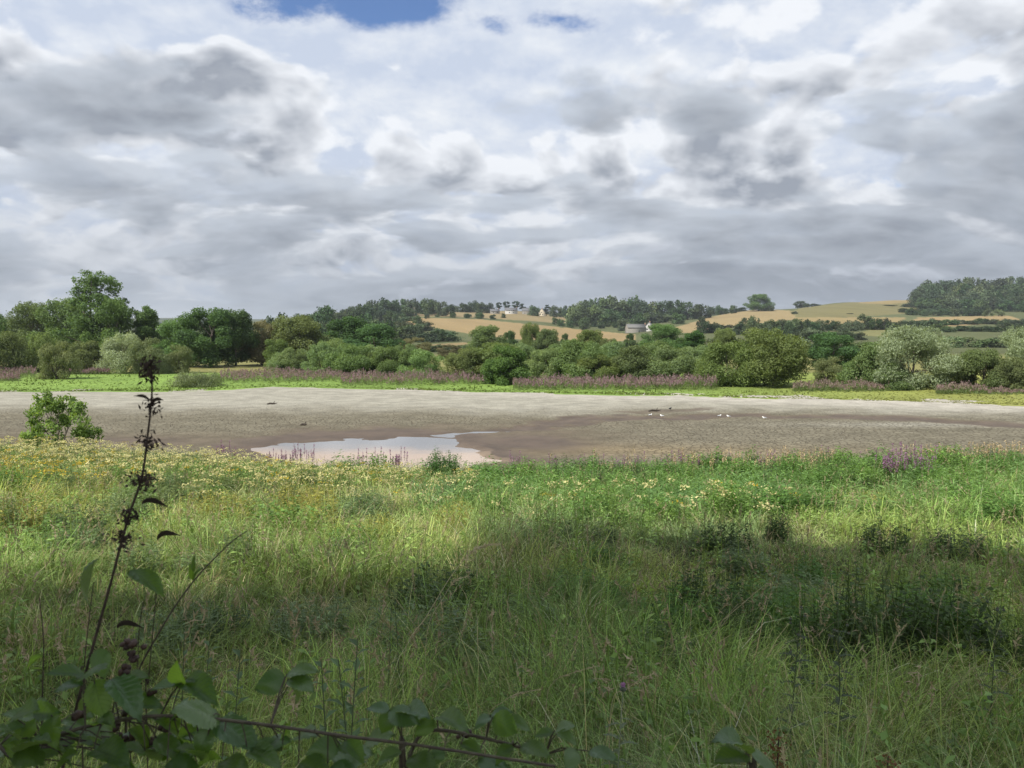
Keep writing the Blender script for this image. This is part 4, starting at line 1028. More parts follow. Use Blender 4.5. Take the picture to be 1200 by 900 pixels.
herb('willowherb_b', 300, 575, 70, 15, 'pale feathery clump in the sunlit meadow, left of centre')
herb('nettle', 640, 590, 80, 12.3, 'dark leafy clump at the top edge of the shade, right of centre')
herb('nettle_b', 700, 605, 60, 11.4, 'dark weedy clump on the shade edge below the cream flowers')
herb('brown', 615, 580, 30, 14.5, 'brown dried dock stand on the shade edge at the middle')
herb('nettle', 560, 608, 60, 11.5, 'olive leafy clump on the shade edge left of the brown dock stand')
herb('yellow', 22, 570, 90, 17.5, 'yellow flowering patch at the left edge, left one')
herb('yellow', 70, 584, 60, 16, 'yellow flowering patch at the left edge, right one')
herb('lush_b', 1140, 598, 70, 13.5, 'leafy bright clump in the sun near the right edge')
herb('nettle', 1000, 545, 70, 22, 'dark green clump left of the brightest purple loosestrife')
herb('yellow', 1015, 570, 60, 19, 'yellowish grassy clump below the brightest purple loosestrife')
herb('brown', 1045, 582, 34, 17, 'small rusty brown clump in the bright green growth on the right')
herb('lush', 1150, 540, 90, 26, 'tall green stand at the mud edge on the far right')
herb('lush', 690, 535, 80, 29, 'tall green stand at the mud edge right of the pool')
herb('lush_b', 850, 532, 80, 29, 'tall green stand at the mud edge below the white birds')
herb('nettle_b', 1180, 700, 60, 5.2, 'dark weeds at the right edge of the shaded grass')
TW = np.random.default_rng(61)
def many(n, keys, p0, p1, d0, d1, hm, wm, label, group, name='weed_clump'):
    for _ in range(n):
        px = TW.uniform(p0, p1); d = TW.uniform(d0**.7, d1**.7)**(1/.7)
        if d > near_shore(px)-1: d = float(near_shore(px))-1.5
        x, y, z = spot(px, d); H0, W0, fo, st = CL[keys[TW.integers(len(keys))]]
        H = hm*TW.uniform(.65, 1.3); W = wm*TW.uniform(.7, 1.35)
        o = thing(name, label, 'wild plant', (x, y, z-.03), TW.uniform(0, 6.28), group, (W/W0, W/W0, H/H0)); obj('foliage', fo, o); obj('stem', st, o)
many(70, ['lush', 'lush_b', 'nettle'], 560, 1240, 24, 31, 1.15, 1.7, 'leafy green clump along the mud edge right of the pool', 'leafy clumps along the right mud edge')
many(48, ['lush', 'lush_b'], 520, 1240, 13, 24, .85, 1.35, 'fresh green clump in the bright lush band on the right', 'fresh clumps of the lush band')
many(30, ['lush', 'nettle', 'willowherb_b'], -20, 540, 26, 33, .72, 1.3, 'green clump along the mud edge left of the rounded meadow shrub', 'leafy clumps along the left mud edge')
many(52, ['willowherb', 'willowherb_b', 'yellow', 'lush_b', 'nettle'], -20, 560, 11, 27, .84, 1.2, 'weedy clump among the cream flowers on the left', 'clumps among the cream flowers')
many(46, ['nettle', 'nettle_b', 'willowherb', 'lush'], 150, 1230, 5, 12, .58, .8, 'dark weedy clump scattered in the shaded grass', 'clumps in the shaded grass')

# purple loosestrife at the water's edge
def loosestrife_proto(seed, nst, H):
    rg = np.random.default_rng(seed); g, gs = Geo(), Geo()
    r = .30*np.sqrt(rg.random(nst)); a = rg.uniform(0, 6.28, nst); x, y = r*np.cos(a), r*np.sin(a); h = H*rg.uniform(.65, 1, nst)
    herb_leaves(rg, x, y, x*0, h*.75, 22, np.full(nst, .10), np.full(nst, .25), np.array((0.12, 0.20, 0.06))*rg.uniform(.7, 1.3, (nst, 1)), g, gs=gs, sw=.005)
    spikes = []
    for i in range(nst):
        m = 36; t_ = rg.uniform(.66, 1.02, m); P = np.stack([np.full(m, x[i]), np.full(m, y[i]), h[i]*t_], -1)+rg.normal(size=(m, 3))*np.array([.016, .016, .008])
        V, Q = leafquads(P, norm(rg.normal(size=P.shape)), norm(rg.normal(size=P.shape)+[0, 0, .8]), rg.uniform(.03, .055, m), rg.uniform(.02, .035, m), 0)
        gf = Geo(); gf.add(*tube([(x[i], y[i], h[i]*.62), (x[i], y[i], h[i]*1.01)], [.006, .003], 4), np.array((0.20, 0.14, 0.12))); gf.add(V, Q, np.repeat(np.array((0.36, 0.205, 0.33))*rg.uniform(.65, 1.2, (m, 1)), 4, 0)); spikes.append(gf.build('flower_spike', PETAL))
    return g.build('foliage', HERB), gs.build('stem', HERB), spikes
LO = [loosestrife_proto(70, 9, 1.25), loosestrife_proto(71, 7, 1.35), loosestrife_proto(72, 12, 1.15)]
def loosestrife(px, d, label, group=None, s=1.0):
    x, y, z = spot(px, d); fo, st, fl = LO[TW.integers(3)]; k = s*TW.uniform(.85, 1.15)
    o = thing('purple_loosestrife', label, 'wildflower', (x, y, z-.02), TW.uniform(0, 6.28), group, (k, k, k)); obj('foliage', fo, o); obj('stem', st, o); [obj('flower_spike', f_, o) for f_ in fl]
Lp = 'purple loosestrife plant in front of the pool, its spikes against the water'
for p in (262, 275, 318, 330, 338, 350, 362, 425, 440, 455, 470): loosestrife(p+TW.uniform(-4, 4), near_shore(p)-TW.uniform(.6, 2.0), Lp, 'loosestrife in front of the pool', .95)
Lp = 'purple loosestrife plant at the mud edge right of the pool'
for p in list(range(612, 1010, 15)): loosestrife(p+TW.uniform(-9, 9), near_shore(p)-TW.uniform(.5, 2.4), Lp, 'loosestrife along the right mud edge', .9)
Lp = 'vivid purple loosestrife of the tight stand among green clumps on the right'
for p in (1038, 1048, 1056, 1062, 1068, 1078, 1084): loosestrife(p, 23.6+TW.uniform(-2, 1.5), Lp, 'vivid loosestrife stand', .98)

# ------------------------------------------------------------------ plants close to the camera
def stem_mat(name, c0, c1, rough=.7):
    m, t = material(name); co = t.new('ShaderNodeTexCoord').outputs['Object']
    b = t.new('ShaderNodeBsdfPrincipled'); t.put(b.inputs['Base Color'], t.mix(t.rng(t.noise(co, 60, 4, .6), .3, .7), tuple(c0)+(1,), tuple(c1)+(1,))); b.inputs['Roughness'].default_value = rough
    t.l.new(b.outputs[0], t.out.inputs[0]); return m
CANE = stem_mat('bramble_cane', (0.055, 0.040, 0.028), (0.10, 0.085, 0.050)); DEAD = stem_mat('dead_stem', (0.036, 0.025, 0.019), (0.085, 0.058, 0.042), .85)
GREENSTEM = stem_mat('green_stem', (0.06, 0.085, 0.035), (0.11, 0.14, 0.06)); FRUIT = stem_mat('dried_fruit', (0.030, 0.016, 0.012), (0.085, 0.045, 0.028), .6)
PALESTEM = stem_mat('pale_stem', (0.20, 0.24, 0.14), (0.30, 0.33, 0.22)); THORNY = stem_mat('thistle_head', (0.06, 0.075, 0.045), (0.12, 0.14, 0.09))
def bramble_leaf_material():
    m, t = material('bramble_leaf'); uv = t.attr('uvw')[1]; u, v, _ = t.xyz(uv)
    oi = t.new('ShaderNodeObjectInfo').outputs['Random']; geo = t.new('ShaderNodeNewGeometry')
    av = t.m('ABSOLUTE', v)
    vein = t.m('MAXIMUM', t.rng(av, 0, .035, 1, 0), t.mul(t.rng(t.m('ABSOLUTE', t.sub(t.m('FRACT', t.mul(t.sub(u, t.mul(av, .22)), 9.0)), .5)), 0, .13, 1, 0), .6))
    up = t.mix(vein, (0.040, 0.100, 0.026, 1), (0.095, 0.165, 0.055, 1)); up = t.mix(t.rng(oi, 0, 1, 0, .5, False), up, (0.120, 0.190, 0.030, 1))
    lo = t.mix(vein, (0.135, 0.175, 0.085, 1), (0.19, 0.22, 0.13, 1))
    n = t.noise(t.new('ShaderNodeTexCoord').outputs['Object'], 70, 4, .6); spot_ = t.rng(n, .66, .74)
    col = t.mix(geo.outputs['Backfacing'], up, lo); col = t.mix(t.mul(spot_, .5), col, (0.10, 0.055, 0.02, 1))
    b = t.new('ShaderNodeBsdfPrincipled'); t.put(b.inputs['Base Color'], col); b.inputs['Roughness'].default_value = .34; b.inputs['Specular IOR Level'].default_value = .65
    bp = t.new('ShaderNodeBump'); bp.inputs['Strength'].default_value = .5; bp.inputs['Distance'].default_value = .0015; t.put(bp.inputs['Height'], t.mul(vein, -1.0)); t.l.new(bp.outputs[0], b.inputs['Normal'])
    tr = t.new('ShaderNodeBsdfTranslucent'); t.put(tr.inputs[0], t.mix(vein, (0.32, 0.52, 0.05, 1), (0.18, 0.30, 0.04, 1)))
    mx = t.new('ShaderNodeMixShader'); t.put(mx.inputs[0], t.rng(t.m('FRACT', t.mul(oi, 5.7)), .40, .65, .20, .58))
    t.l.new(b.outputs[0], mx.inputs[1]); t.l.new(tr.outputs[0], mx.inputs[2]); t.l.new(mx.outputs[0], t.out.inputs[0]); return m
BLEAF = bramble_leaf_material()
def leaf_mesh(seed, fold, curl, wide=.62, mat=None, serr=.075):
    """one toothed leaflet, unit long, pleated along its veins"""
    rg = np.random.default_rng(seed); nu, nv = 25, 9; V = []; U = []
    for i in range(nu):
        u = i/(nu-1); w = .5*wide*(math.sin(math.pi*min(1, u**.72))**.85)*(1+serr*(1 if i % 2 else -1)*(0 < i < nu-1))
        if u > .86: w *= 1-.35*((u-.86)/.14)
        for j in range(nv):
            v = j/(nv-1)*2-1
            z = abs(v)*w*fold-curl*(u-.3)**2*.9+.018*math.sin((u-abs(v)*.22)*9*6.283)*(abs(v)**.6)+.02*math.sin(u*7+v*3+seed)
            V.append((u, v*w, z)); U.append((u, v, 0))
    Q = [(i*nv+j, (i+1)*nv+j, (i+1)*nv+j+1, i*nv+j+1) for i in range(nu-1) for j in range(nv-1)]
    me = mesh('leaf', V, [Q], None, mat or BLEAF, True)
    me.attributes.new('uvw', 'FLOAT_VECTOR', 'POINT').data.foreach_set('vector', np.array(U, dtype=np.float32).ravel()); return me
LEAFM = [leaf_mesh(1, .25, .25), leaf_mesh(2, .5, .45, .58), leaf_mesh(3, .12, .6, .66), leaf_mesh(4, -.1, .3, .7), leaf_mesh(5, .7, .2, .55)]
CURLED = leaf_mesh(6, 1.9, .45, .2, DEAD)
from mathutils import Matrix
def put_leaf(parent, b0, b1, up=(0, -.35, 1), k=0, wide=1.0, mesh_=None, label=None):
    """leaflet from point b0 to tip b1, its upper side towards up"""
    b0, b1 = Vector(b0), Vector(b1); A = (b1-b0); L = A.length; A.normalize(); N = Vector(up); N = (N-A*N.dot(A)).normalized(); Bv = N.cross(A)
    o = obj('leaf', mesh_ or LEAFM[k % 5], parent)
    M = Matrix(((A.x*L, Bv.x*L*wide, N.x*L, b0.x), (A.y*L, Bv.y*L*wide, N.y*L, b0.y), (A.z*L, Bv.z*L*wide, N.z*L, b0.z), (0, 0, 0, 1)))
    o.matrix_local = Matrix.Translation(-parent.location) @ M
    if label: o['label'] = label
    return o
def child(nm, g, mat, parent, smooth=True):
    o = obj(nm, g.build(nm, mat, smooth), parent); o.location = -Vector(parent.location); return o
def rooted(name, label, cat, p, group=None):
    return thing(name, label, cat, (p[0], p[1], gz(p[0], p[1])-.02), 0, group)
FG = np.random.default_rng(81)
def smooth_path(pts, n=6):
    P = [Vector(p) for p in pts]; out = []
    for i in range(len(P)-1):
        a, b, c, d = P[max(0, i-1)], P[i], P[i+1], P[min(len(P)-1, i+2)]
        for k in range(n):
            t_ = k/n; out.append(.5*((2*b)+(c-a)*t_+(2*a-5*b+4*c-d)*t_*t_+(3*b-a-3*c+d)*t_**3))
    out.append(P[-1]); return out
def berry_cluster(g, c, n, r, br):
    """dried fruits round a point: small knobbly balls"""
    for _ in range(n):
        p = Vector(c)+Vector(FG.normal(size=3))*r; s = br*FG.uniform(.7, 1.25)
        k = 6; V = [p+Vector((0, 0, s))]
        for a in (.6, 0, -.6):
            for j in range(k):
                q = j/k*6.283+a; V.append(p+Vector((math.cos(q)*s*math.cos(a), math.sin(q)*s*math.cos(a), s*math.sin(a)*1.1))*FG.uniform(.85, 1.15)-p*0+Vector((0, 0, 0)) if False else p+Vector((math.cos(q)*math.cos(a), math.sin(q)*math.cos(a), math.sin(a)*1.1))*s*FG.uniform(.8, 1.2))
        V.append(p-Vector((0, 0, s)))
        T = [(0, 1+j, 1+(j+1) % k) for j in range(k)]+[(1+2*k+j, 3*k+1, 1+2*k+(j+1) % k) for j in range(k)]
        Q = [(1+i*k+j, 1+(i+1)*k+j, 1+(i+1)*k+(j+1) % k, 1+i*k+(j+1) % k) for i in range(2) for j in range(k)]
        g.add([tuple(v) for v in V], [np.array(T), np.array(Q)])
        g.add(*tube([Vector(c), p], [.0008, .0006], 4))

def dead_stalk():
    y = 1.28
    path = [(52, 1010, 1.32), (66, 940, 1.3), (80, 868, y), (100, 790, y), (128, 690, y), (150, 608, y), (166, 560, y), (173, 510, y), (178, 462, y), (177, 428, y)]
    P = [at(*q) for q in path]; root = P[0]
    o = rooted('dead_stalk', 'tall dark dead stalk with clustered seed heads, tallest plant close to the camera', 'dead plant', root)
    P = [Vector((root.x-.03, root.y, gz(root.x, root.y)-.03))]+P
    g = Geo(); sp = smooth_path(P, 5); g.add(*tube(sp, np.linspace(.0034, .0014, len(sp)), 7)); child('stem', g, DEAD, o)
    for px, py, n, r in ((177, 428, 16, .0075), (176, 440, 12, .006), (177, 474, 7, .006), (181, 478, 5, .007), (172, 516, 9, .007), (180, 520, 5, .006), (165, 562, 15, .009), (170, 566, 8, .007), (153, 602, 8, .008), (149, 607, 6, .006), (143, 634, 13, .010), (140, 630, 6, .006)):
        c = at(px, py, y); g = Geo(); berry_cluster(g, c, n//2, r*.8, .0026)
        for _ in range(n*4):                                   # shrivelled bracts round the knot
            q = c+Vector(FG.normal(size=3))*r*1.1; V, Q = leafquads(np.array([q]), norm(FG.normal(size=(1, 3))), norm(FG.normal(size=(1, 3))), np.array([.011*FG.uniform(.5, 1.4)]), np.array([.0042])); g.add(V, Q)
        child('seed_cluster', g, DEAD, o)
    lf = lambda a, b, k, w=1.0, m=None, up=(0, -.4, 1): put_leaf(o, at(*a, y), at(*b, y-.02), up, k, w, m)
    lf((175, 470), (159, 461), 1, .6, CURLED); lf((179, 474), (189, 465), 0, .6, CURLED); lf((166, 590), (194, 588), 1, .45, CURLED); lf((158, 598), (163, 612), 2, .6, CURLED)
    lf((184, 632), (207, 622), 0, .4, CURLED); lf((112, 655), (94, 712), 1, .8, None, (-1, -.5, .3)); lf((152, 668), (194, 694), 0, .8, None, (.3, -.3, 1)); lf((137, 735), (164, 730), 2, .5, CURLED)
    lf((115, 760), (122, 795), 3, .9)
dead_stalk()

def bare_cane(label, path, r0, r1, sprigs=(), mat=None, name='bare_cane', y=1.35):
    P = [at(px, py, y if len(q) == 0 else q[0]) for px, py, *q in path]; o = rooted(name, label, 'dead plant', P[0])
    P = [Vector((P[0].x, P[0].y, gz(P[0].x, P[0].y)-.03))]+P
    g = Geo(); sp = smooth_path(P, 5); g.add(*tube(sp, np.linspace(r0, r1, len(sp)), 6)); child('stem', g, mat or CANE, o)
    for (a, b, k) in sprigs: put_leaf(o, at(*a, y), at(*b, y), (0, -.5, 1), k, .5)
    return o
bare_cane('bare thin cane leaning to the right past the tall dead stalk', [(148, 880), (155, 805), (190, 735), (226, 682), (268, 638), (290, 622)], .0027, .0008, [((226, 680), (222, 660), 1), ((226, 680), (236, 664), 0), ((228, 670), (228, 650), 4)])
bare_cane('thin upright twig at the left edge with a drooping leaf', [(44, 960), (48, 880), (50, 800), (51, 750), (46, 700)], .0018, .0008, [((50, 768), (26, 785), 1), ((50, 790), (38, 810), 0)], DEAD)
bare_cane('hair-thin dead stem just left of the tall dead stalk', [(96, 860), (99, 780), (105, 720), (110, 682)], .0014, .0007, (), DEAD)
bare_cane('hair-thin dead stem crossing behind the leaning cane', [(172, 860), (174, 800), (180, 730), (184, 690)], .0014, .0007, (), DEAD)
bare_cane('second hair-thin dead stem right of the berry clusters', [(152, 850), (160, 800), (163, 740), (168, 705)], .0012, .0006, (), DEAD)

def bramble(label, path, leaves, fruits, y0, r0=.0033, r1=.0020, rnd=0):
    """path: cane through (px, py, y); leaves: (base px, py, tip px, py, depth offset, up, mesh)"""
    P = [at(*q) for q in path]; o = rooted('bramble', label, 'bramble', P[0])
    P = [Vector((P[0].x, P[0].y+.01, gz(P[0].x, P[0].y)-.03))]+P
    g = Geo(); sp = smooth_path(P, 6); g.add(*tube(sp, np.linspace(r0, r1, len(sp)), 8))
    for q in sp[2::2]:                                        # thorns
        dv = Vector(FG.normal(size=3)).normalized(); g.add(*tube([q, q+dv*.006, q+dv*.009+Vector((0, 0, -.002))], [.0016, .0008, .0001], 4))
    A = np.array([tuple(q) for q in sp])
    for L in leaves:
        bx, by, tx, ty = L[:4]; dy = L[4] if len(L) > 4 else 0.0; k = L[5] if len(L) > 5 else int(FG.integers(5)); up = L[6] if len(L) > 6 else (FG.normal()*.35, -.35+FG.normal()*.3, 1)
        yb = y0+dy; b0 = at(bx, by, yb); b1 = at(tx, ty, yb-.02+FG.normal()*.015); put_leaf(o, b0, b1, up, k, FG.uniform(.9, 1.1))
        j = np.argmin(np.linalg.norm(A-np.array(tuple(b0)), axis=1)); s = Vector(A[j]); m_ = (s+b0)*.5+Vector((0, 0, .006)); g.add(*tube([s, m_, b0], [.0013, .0011, .0009], 5))
    child('cane', g, CANE, o)
    for px, py, n, r in fruits:
        gf = Geo(); berry_cluster(gf, at(px, py, y0+.02), n, r, .0052); child('fruit_cluster', gf, FRUIT, o)
    return o
Z = (0, -.25, 1); FACE = (0, -1, .35); LFT = (-.7, -.5, .6); RGT = (.7, -.5, .6)
bramble('long bramble cane arching across the bottom left with big dark leaves', [(-30, 930, 1.2), (20, 888, 1.18), (80, 858, 1.16), (140, 844, 1.15), (200, 839, 1.14), (300, 848, 1.12), (400, 862, 1.10), (480, 872, 1.08), (560, 884, 1.06), (650, 898, 1.04)],
    [(100, 790, 54, 786, .03, 0, Z), (96, 790, 122, 778, .03, 3, Z), (110, 797, 121, 842, .0, 3, FACE), (128, 795, 168, 838, -.01, 1, RGT), (98, 800, 62, 805, .02, 2, LFT), (60, 838, 60, 876, 0, 2, FACE), (40, 842, 2, 834, .02, 0, Z), (30, 850, -8, 862, .0, 1, Z), (28, 862, 22, 838, .03, 3, Z),
     (258, 838, 204, 828, -.02, 3, (0, -.5, 1)), (250, 846, 308, 876, -.03, 0, (.2, -.4, 1)), (244, 852, 232, 892, -.03, 2, FACE), (212, 800, 176, 806, .03, 0, Z), (212, 800, 206, 776, .03, 4, FACE), (214, 800, 254, 818, .03, 1, Z), (216, 796, 246, 790, .04, 2, Z),
     (334, 793, 296, 808, .02, 3, (0, -.9, .5)), (336, 790, 374, 783, .03, 0, Z), (338, 795, 368, 804, .02, 2, Z), (340, 800, 352, 822, .02, 1, Z), (398, 872, 358, 884, -.02, 3, (0, -.9, .5)), (396, 876, 430, 882, -.02, 0, Z), (404, 868, 428, 892, -.02, 1, Z),
     (140, 800, 170, 786, .03, 2, Z), (150, 830, 188, 822, .01, 1, Z), (170, 880, 140, 874, -.03, 0, Z), (90, 880, 60, 898, -.04, 2, Z), (110, 878, 150, 890, -.04, 1, Z), (180, 868, 220, 888, -.03, 0, Z), (290, 880, 330, 894, -.04, 1, Z), (310, 870, 340, 866, -.02, 3, Z), (260, 890, 290, 905, -.05, 2, Z), (20, 880, 50, 892, -.04, 3, Z), (196, 892, 236, 906, -.05, 2, Z), (350, 895, 390, 908, -.05, 1, Z),
     (93, 862, 65, 848, -0.03, 3), (231, 871, 184, 859, 0.05, 2), (111, 866, 92, 851, 0.13, 2), (342, 867, 365, 851, 0.09, 2), (28, 866, 40, 842, -0.01, 3), (113, 902, 160, 905, 0.11, 0), (389, 884, 438, 879, 0.05, 3), (176, 871, 154, 853, 0.01, 0), (25, 859, 42, 832, 0.08, 2), (53, 869, 85, 870, 0.07, 3), (111, 874, 97, 850, 0.06, 2), (34, 840, 65, 832, 0.07, 1), (43, 881, 9, 875, 0.02, 0), (384, 902, 429, 907, -0.04, 2), (131, 865, 175, 861, 0.12, 0), (119, 866, 88, 853, 0.03, 1), (135, 858, 113, 846, 0.10, 2), (428, 884, 404, 867, 0.12, 0), (16, 840, 41, 828, -0.01, 0), (230, 885, 195, 878, 0.11, 2), (330, 877, 340, 849, 0.00, 3), (206, 868, 233, 852, 0.04, 1), (209, 859, 190, 842, -0.00, 1), (173, 870, 210, 869, 0.02, 0), (425, 876, 460, 857, 0.10, 0), (207, 862, 241, 860, 0.12, 1), (138, 888, 169, 869, 0.11, 4), (84, 895, 73, 870, 0.03, 3), (22, 883, 59, 864, -0.03, 4), (46, 883, 5, 873, -0.01, 3), (240, 893, 210, 870, -0.04, 1), (-4, 879, 26, 873, 0.10, 1), (232, 899, 257, 886, 0.02, 4), (330, 880, 290, 872, -0.03, 4),
     (110, 849, 134, 848, -0.02, 4), (110, 868, 138, 869, 0.11, 3), (34, 895, 34, 874, 0.01, 0), (18, 860, 39, 842, 0.12, 3), (195, 890, 171, 874, 0.02, 3), (221, 881, 218, 860, 0.04, 0), (41, 890, 7, 882, 0.05, 3), (26, 838, 60, 835, 0.15, 0), (21, 866, -2, 849, -0.02, 0), (24, 893, 39, 878, 0.08, 1), (99, 851, 70, 842, 0.08, 1), (234, 877, 224, 866, 0.10, 1), (183, 878, 153, 872, 0.14, 3), (237, 838, 206, 832, 0.05, 4), (143, 881, 138, 869, 0.14, 4), (85, 836, 110, 838, 0.11, 3), (197, 846, 179, 833, 0.06, 2), (201, 844, 210, 830, -0.01, 3), (192, 884, 218, 874, 0.02, 0), (100, 838, 98, 816, 0.05, 4), (86, 873, 110, 870, 0.03, 0), (234, 884, 215, 874, 0.00, 1), (-6, 824, -9, 810, 0.09, 2), (64, 858, 90, 861, 0.11, 2), (170, 825, 194, 815, 0.12, 3), (142, 884, 128, 867, 0.09, 4)],
    [(152, 757, 9, .008), (158, 768, 7, .006), (143, 786, 5, .005), (140, 845, 8, .008), (160, 862, 8, .009), (175, 872, 5, .006), (198, 855, 5, .006), (178, 812, 3, .004), (95, 838, 5, .006)], 1.16)
bramble('bramble cane with paler leaves low in the middle of the bottom edge', [(470, 935, 1.14), (476, 900, 1.13), (492, 862, 1.13), (520, 856, 1.13), (580, 868, 1.12), (640, 884, 1.12)],
    [(456, 832, 428, 828, .0, 0, Z), (456, 832, 492, 846, .0, 3, (.3, -.6, .8)), (458, 834, 446, 862, .0, 2, FACE), (470, 836, 500, 832, .01, 1, Z), (505, 840, 470, 838, .02, 0, Z), (508, 842, 486, 862, .0, 3, (0, -.8, .6)), (512, 840, 548, 850, .02, 1, Z),
     (575, 838, 556, 850, .02, 2, Z), (575, 838, 600, 832, .02, 0, Z), (578, 840, 604, 858, .0, 3, FACE), (590, 846, 622, 852, .0, 1, Z), (648, 858, 624, 862, .0, 0, Z), (650, 856, 672, 846, .02, 2, Z), (652, 860, 678, 870, .0, 1, Z), (676, 878, 664, 900, -.02, 3, FACE), (690, 880, 724, 888, -.01, 0, Z),
     (520, 878, 500, 898, -.02, 3, FACE), (540, 872, 568, 884, -.02, 1, Z), (600, 872, 580, 892, -.02, 2, Z), (610, 874, 646, 884, -.02, 0, Z), (560, 890, 600, 900, -.03, 3, Z), (470, 880, 440, 894, -.03, 1, Z), (480, 886, 512, 902, -.03, 2, Z)], [(545, 862, 4, .005)], 1.12, .004, .002)
bramble('single bramble shoot with two long leaves at the bottom right of centre', [(885, 950, 1.3), (880, 905, 1.3), (876, 880, 1.3)], [(876, 880, 842, 858, 0, 1, Z), (876, 884, 838, 890, 0, 0, Z), (880, 882, 912, 896, 0, 3, Z)], [], 1.3, .0035, .002)

# willowherb shoots standing just beyond the bramble
def leafy_shoot(px, top, d, label, Lw=(.075, .022), n=22, lean=.06, mat=None, group=None):
    x, y, z = spot(px, d); H = EYE+slope(top)*y-z; o = thing('leafy_shoot', label, 'wild plant', (x, y, z-.02), 0, group)
    ph = FG.uniform(0, 6.28); ax = lambda t_: Vector((math.cos(ph)*lean*H*t_**1.6, math.sin(ph)*lean*H*t_**1.6, H*t_))
    g = Geo(); g.add(*tube([ax(t_) for t_ in np.linspace(0, 1, 8)], np.linspace(.004, .0015, 8), 6)); obj('stem', g.build('stem', GREENSTEM, True), o)
    g = Geo(); a = 0
    for i in range(n):
        t_ = .30+.70*(i/n)**.9; a += 2.4; c = ax(t_); dv = np.array([[math.cos(a), math.sin(a), .75-.5*(1-t_)]]); L = Lw[0]*FG.uniform(.8, 1.15)*(1.1-.55*t_); dv = norm(dv)
        P = np.array([tuple(c)])+dv*L*.5; up = norm(np.array([[0, 0, 1.]])-dv*dv[0, 2])
        for s in (-1, 1):
            Bv = np.cross(dv, up); V = np.array([P-dv*L*.5, P+Bv*s*Lw[1]*.5*1.0+up*.004, P+dv*L*.5-up*.010, P-up*.0]).reshape(-1, 3)
            g.add(V, [np.array([[0, 1, 2, 3]])], np.array((0.12, 0.19, 0.085))*FG.uniform(.75, 1.2))
    obj('foliage', g.build('foliage', HERB), o); return o
leafy_shoot(405, 738, 2.5, 'tallest grey-green leafy shoot just above the right end of the arching bramble', (.095, .026))
leafy_shoot(420, 765, 2.55, 'shorter grey-green shoot leaning on the tallest one from the right', (.085, .026))
leafy_shoot(392, 772, 2.4, 'small leafy shoot left of the tallest grey-green shoot', (.08, .024))
leafy_shoot(268, 758, 2.5, 'grey-green leafy shoot standing behind the single lime bramble leaf', (.085, .024))
leafy_shoot(235, 745, 2.9, 'feathery grey shoot right of the leaning bare cane', (.08, .022))
leafy_shoot(212, 735, 3.1, 'feathery grey shoot close beside the leaning bare cane', (.07, .02))
leafy_shoot(470, 688, 4.4, 'dark slim shoot alone in the shaded grass left of the arching grass stem', (.06, .014))
leafy_shoot(455, 705, 4.3, 'lower dark slim shoot in the shaded grass left of the arching grass stem', (.06, .014))

def thistle(px, top, d, label, flower=False, mat=None):
    x, y, z = spot(px, d); H = EYE+slope(top)*y-z; o = thing('thistle', label, 'thistle', (x, y, z-.02))
    ph = FG.uniform(0, 6.28); ax = lambda t_: Vector((math.cos(ph)*.05*H*t_**1.6, math.sin(ph)*.05*H*t_**1.6, H*t_))
    g = Geo(); g.add(*tube([ax(t_) for t_ in np.linspace(0, 1, 8)], np.linspace(.0036, .0016, 8), 6)); tips = [ax(1)]
    for i in range(0 if flower else 6):
        t_ = FG.uniform(.68, .95); a = FG.uniform(0, 6.28); c = ax(t_); e = c+Vector((math.cos(a)*.045, math.sin(a)*.045, .08*FG.uniform(.6, 1.3))); g.add(*tube([c, (c+e)/2+Vector((math.cos(a)*.01, math.sin(a)*.01, 0)), e], [.002, .0016, .0012], 5)); tips.append(e)
    obj('stem', g.build('stem', mat or GREENSTEM, True), o)
    g = Geo(); a = 0
    for i in range(26):
        t_ = .12+.75*i/26; a += 2.4; c = ax(t_); L = .10*FG.uniform(.6, 1.3)*(1.15-.7*t_)
        for s in range(5):                                  # a spiny, lobed leaf: a row of points along its rib
            q = (s+.6)/5; b = Vector((math.cos(a), math.sin(a), .45-q*.5)); p0 = c+b*L*q
            for sd in (-1, 1):
                tp = p0+Vector((-math.sin(a)*sd, math.cos(a)*sd, .2))*L*.22*(1-q*.6)+b*L*.10
                g.add([tuple(c+b*L*max(0, q-.22)), tuple(tp), tuple(c+b*L*(q+.12)), tuple(p0)], [np.array([[0, 1, 2, 3]])], np.array((0.075, 0.11, 0.05) if not flower else (0.17, 0.215, 0.12))*FG.uniform(.7, 1.2))
    obj('foliage', g.build('foliage', HERB), o)
    for e in tips:
        g = Geo(); s = .013 if flower else .008
        prof = [(0, .3), (.35, .95), (.8, 1.0), (1.3, .72), (1.6, .5)]
        g.add(*tube([e+Vector((0, 0, (q-.2)*s)) for q, _ in prof], [r*s for _, r in prof], 9))
        h = obj('flower_head', g.build('flower_head', THORNY, True), o)
        n = 90 if flower else 26; dv = norm(FG.normal(size=(n, 3))*[.55, .55, .3]+[0, 0, 1.0]); L = np.full(n, s*(1.5 if flower else .9)); P = np.array([tuple(e+Vector((0, 0, s*1.25)))])+dv*L[:, None]*.5
        V, Q = leafquads(P, norm(FG.normal(size=(n, 3))), dv, L, L*.12, 0); gf = Geo(); gf.add(V, Q, np.array((0.50, 0.28, 0.52) if flower else (0.16, 0.10, 0.09))*FG.uniform(.8, 1.2, (len(V), 1)))
        obj('petals', gf.build('petals', PETAL), h)
thistle(720, 806, 2.9, 'pale-stemmed thistle with one round lilac flower head in the shaded grass', True, PALESTEM)
thistle(924, 708, 3.6, 'tall dark seeded thistle right of centre in the shade, leftmost of the three dark ones')
thistle(984, 702, 3.7, 'tall dark seeded thistle before the shaded thicket, middle of the three dark ones')
thistle(1158, 706, 3.8, 'tall dark seeded thistle near the right edge, rightmost of the three dark ones')

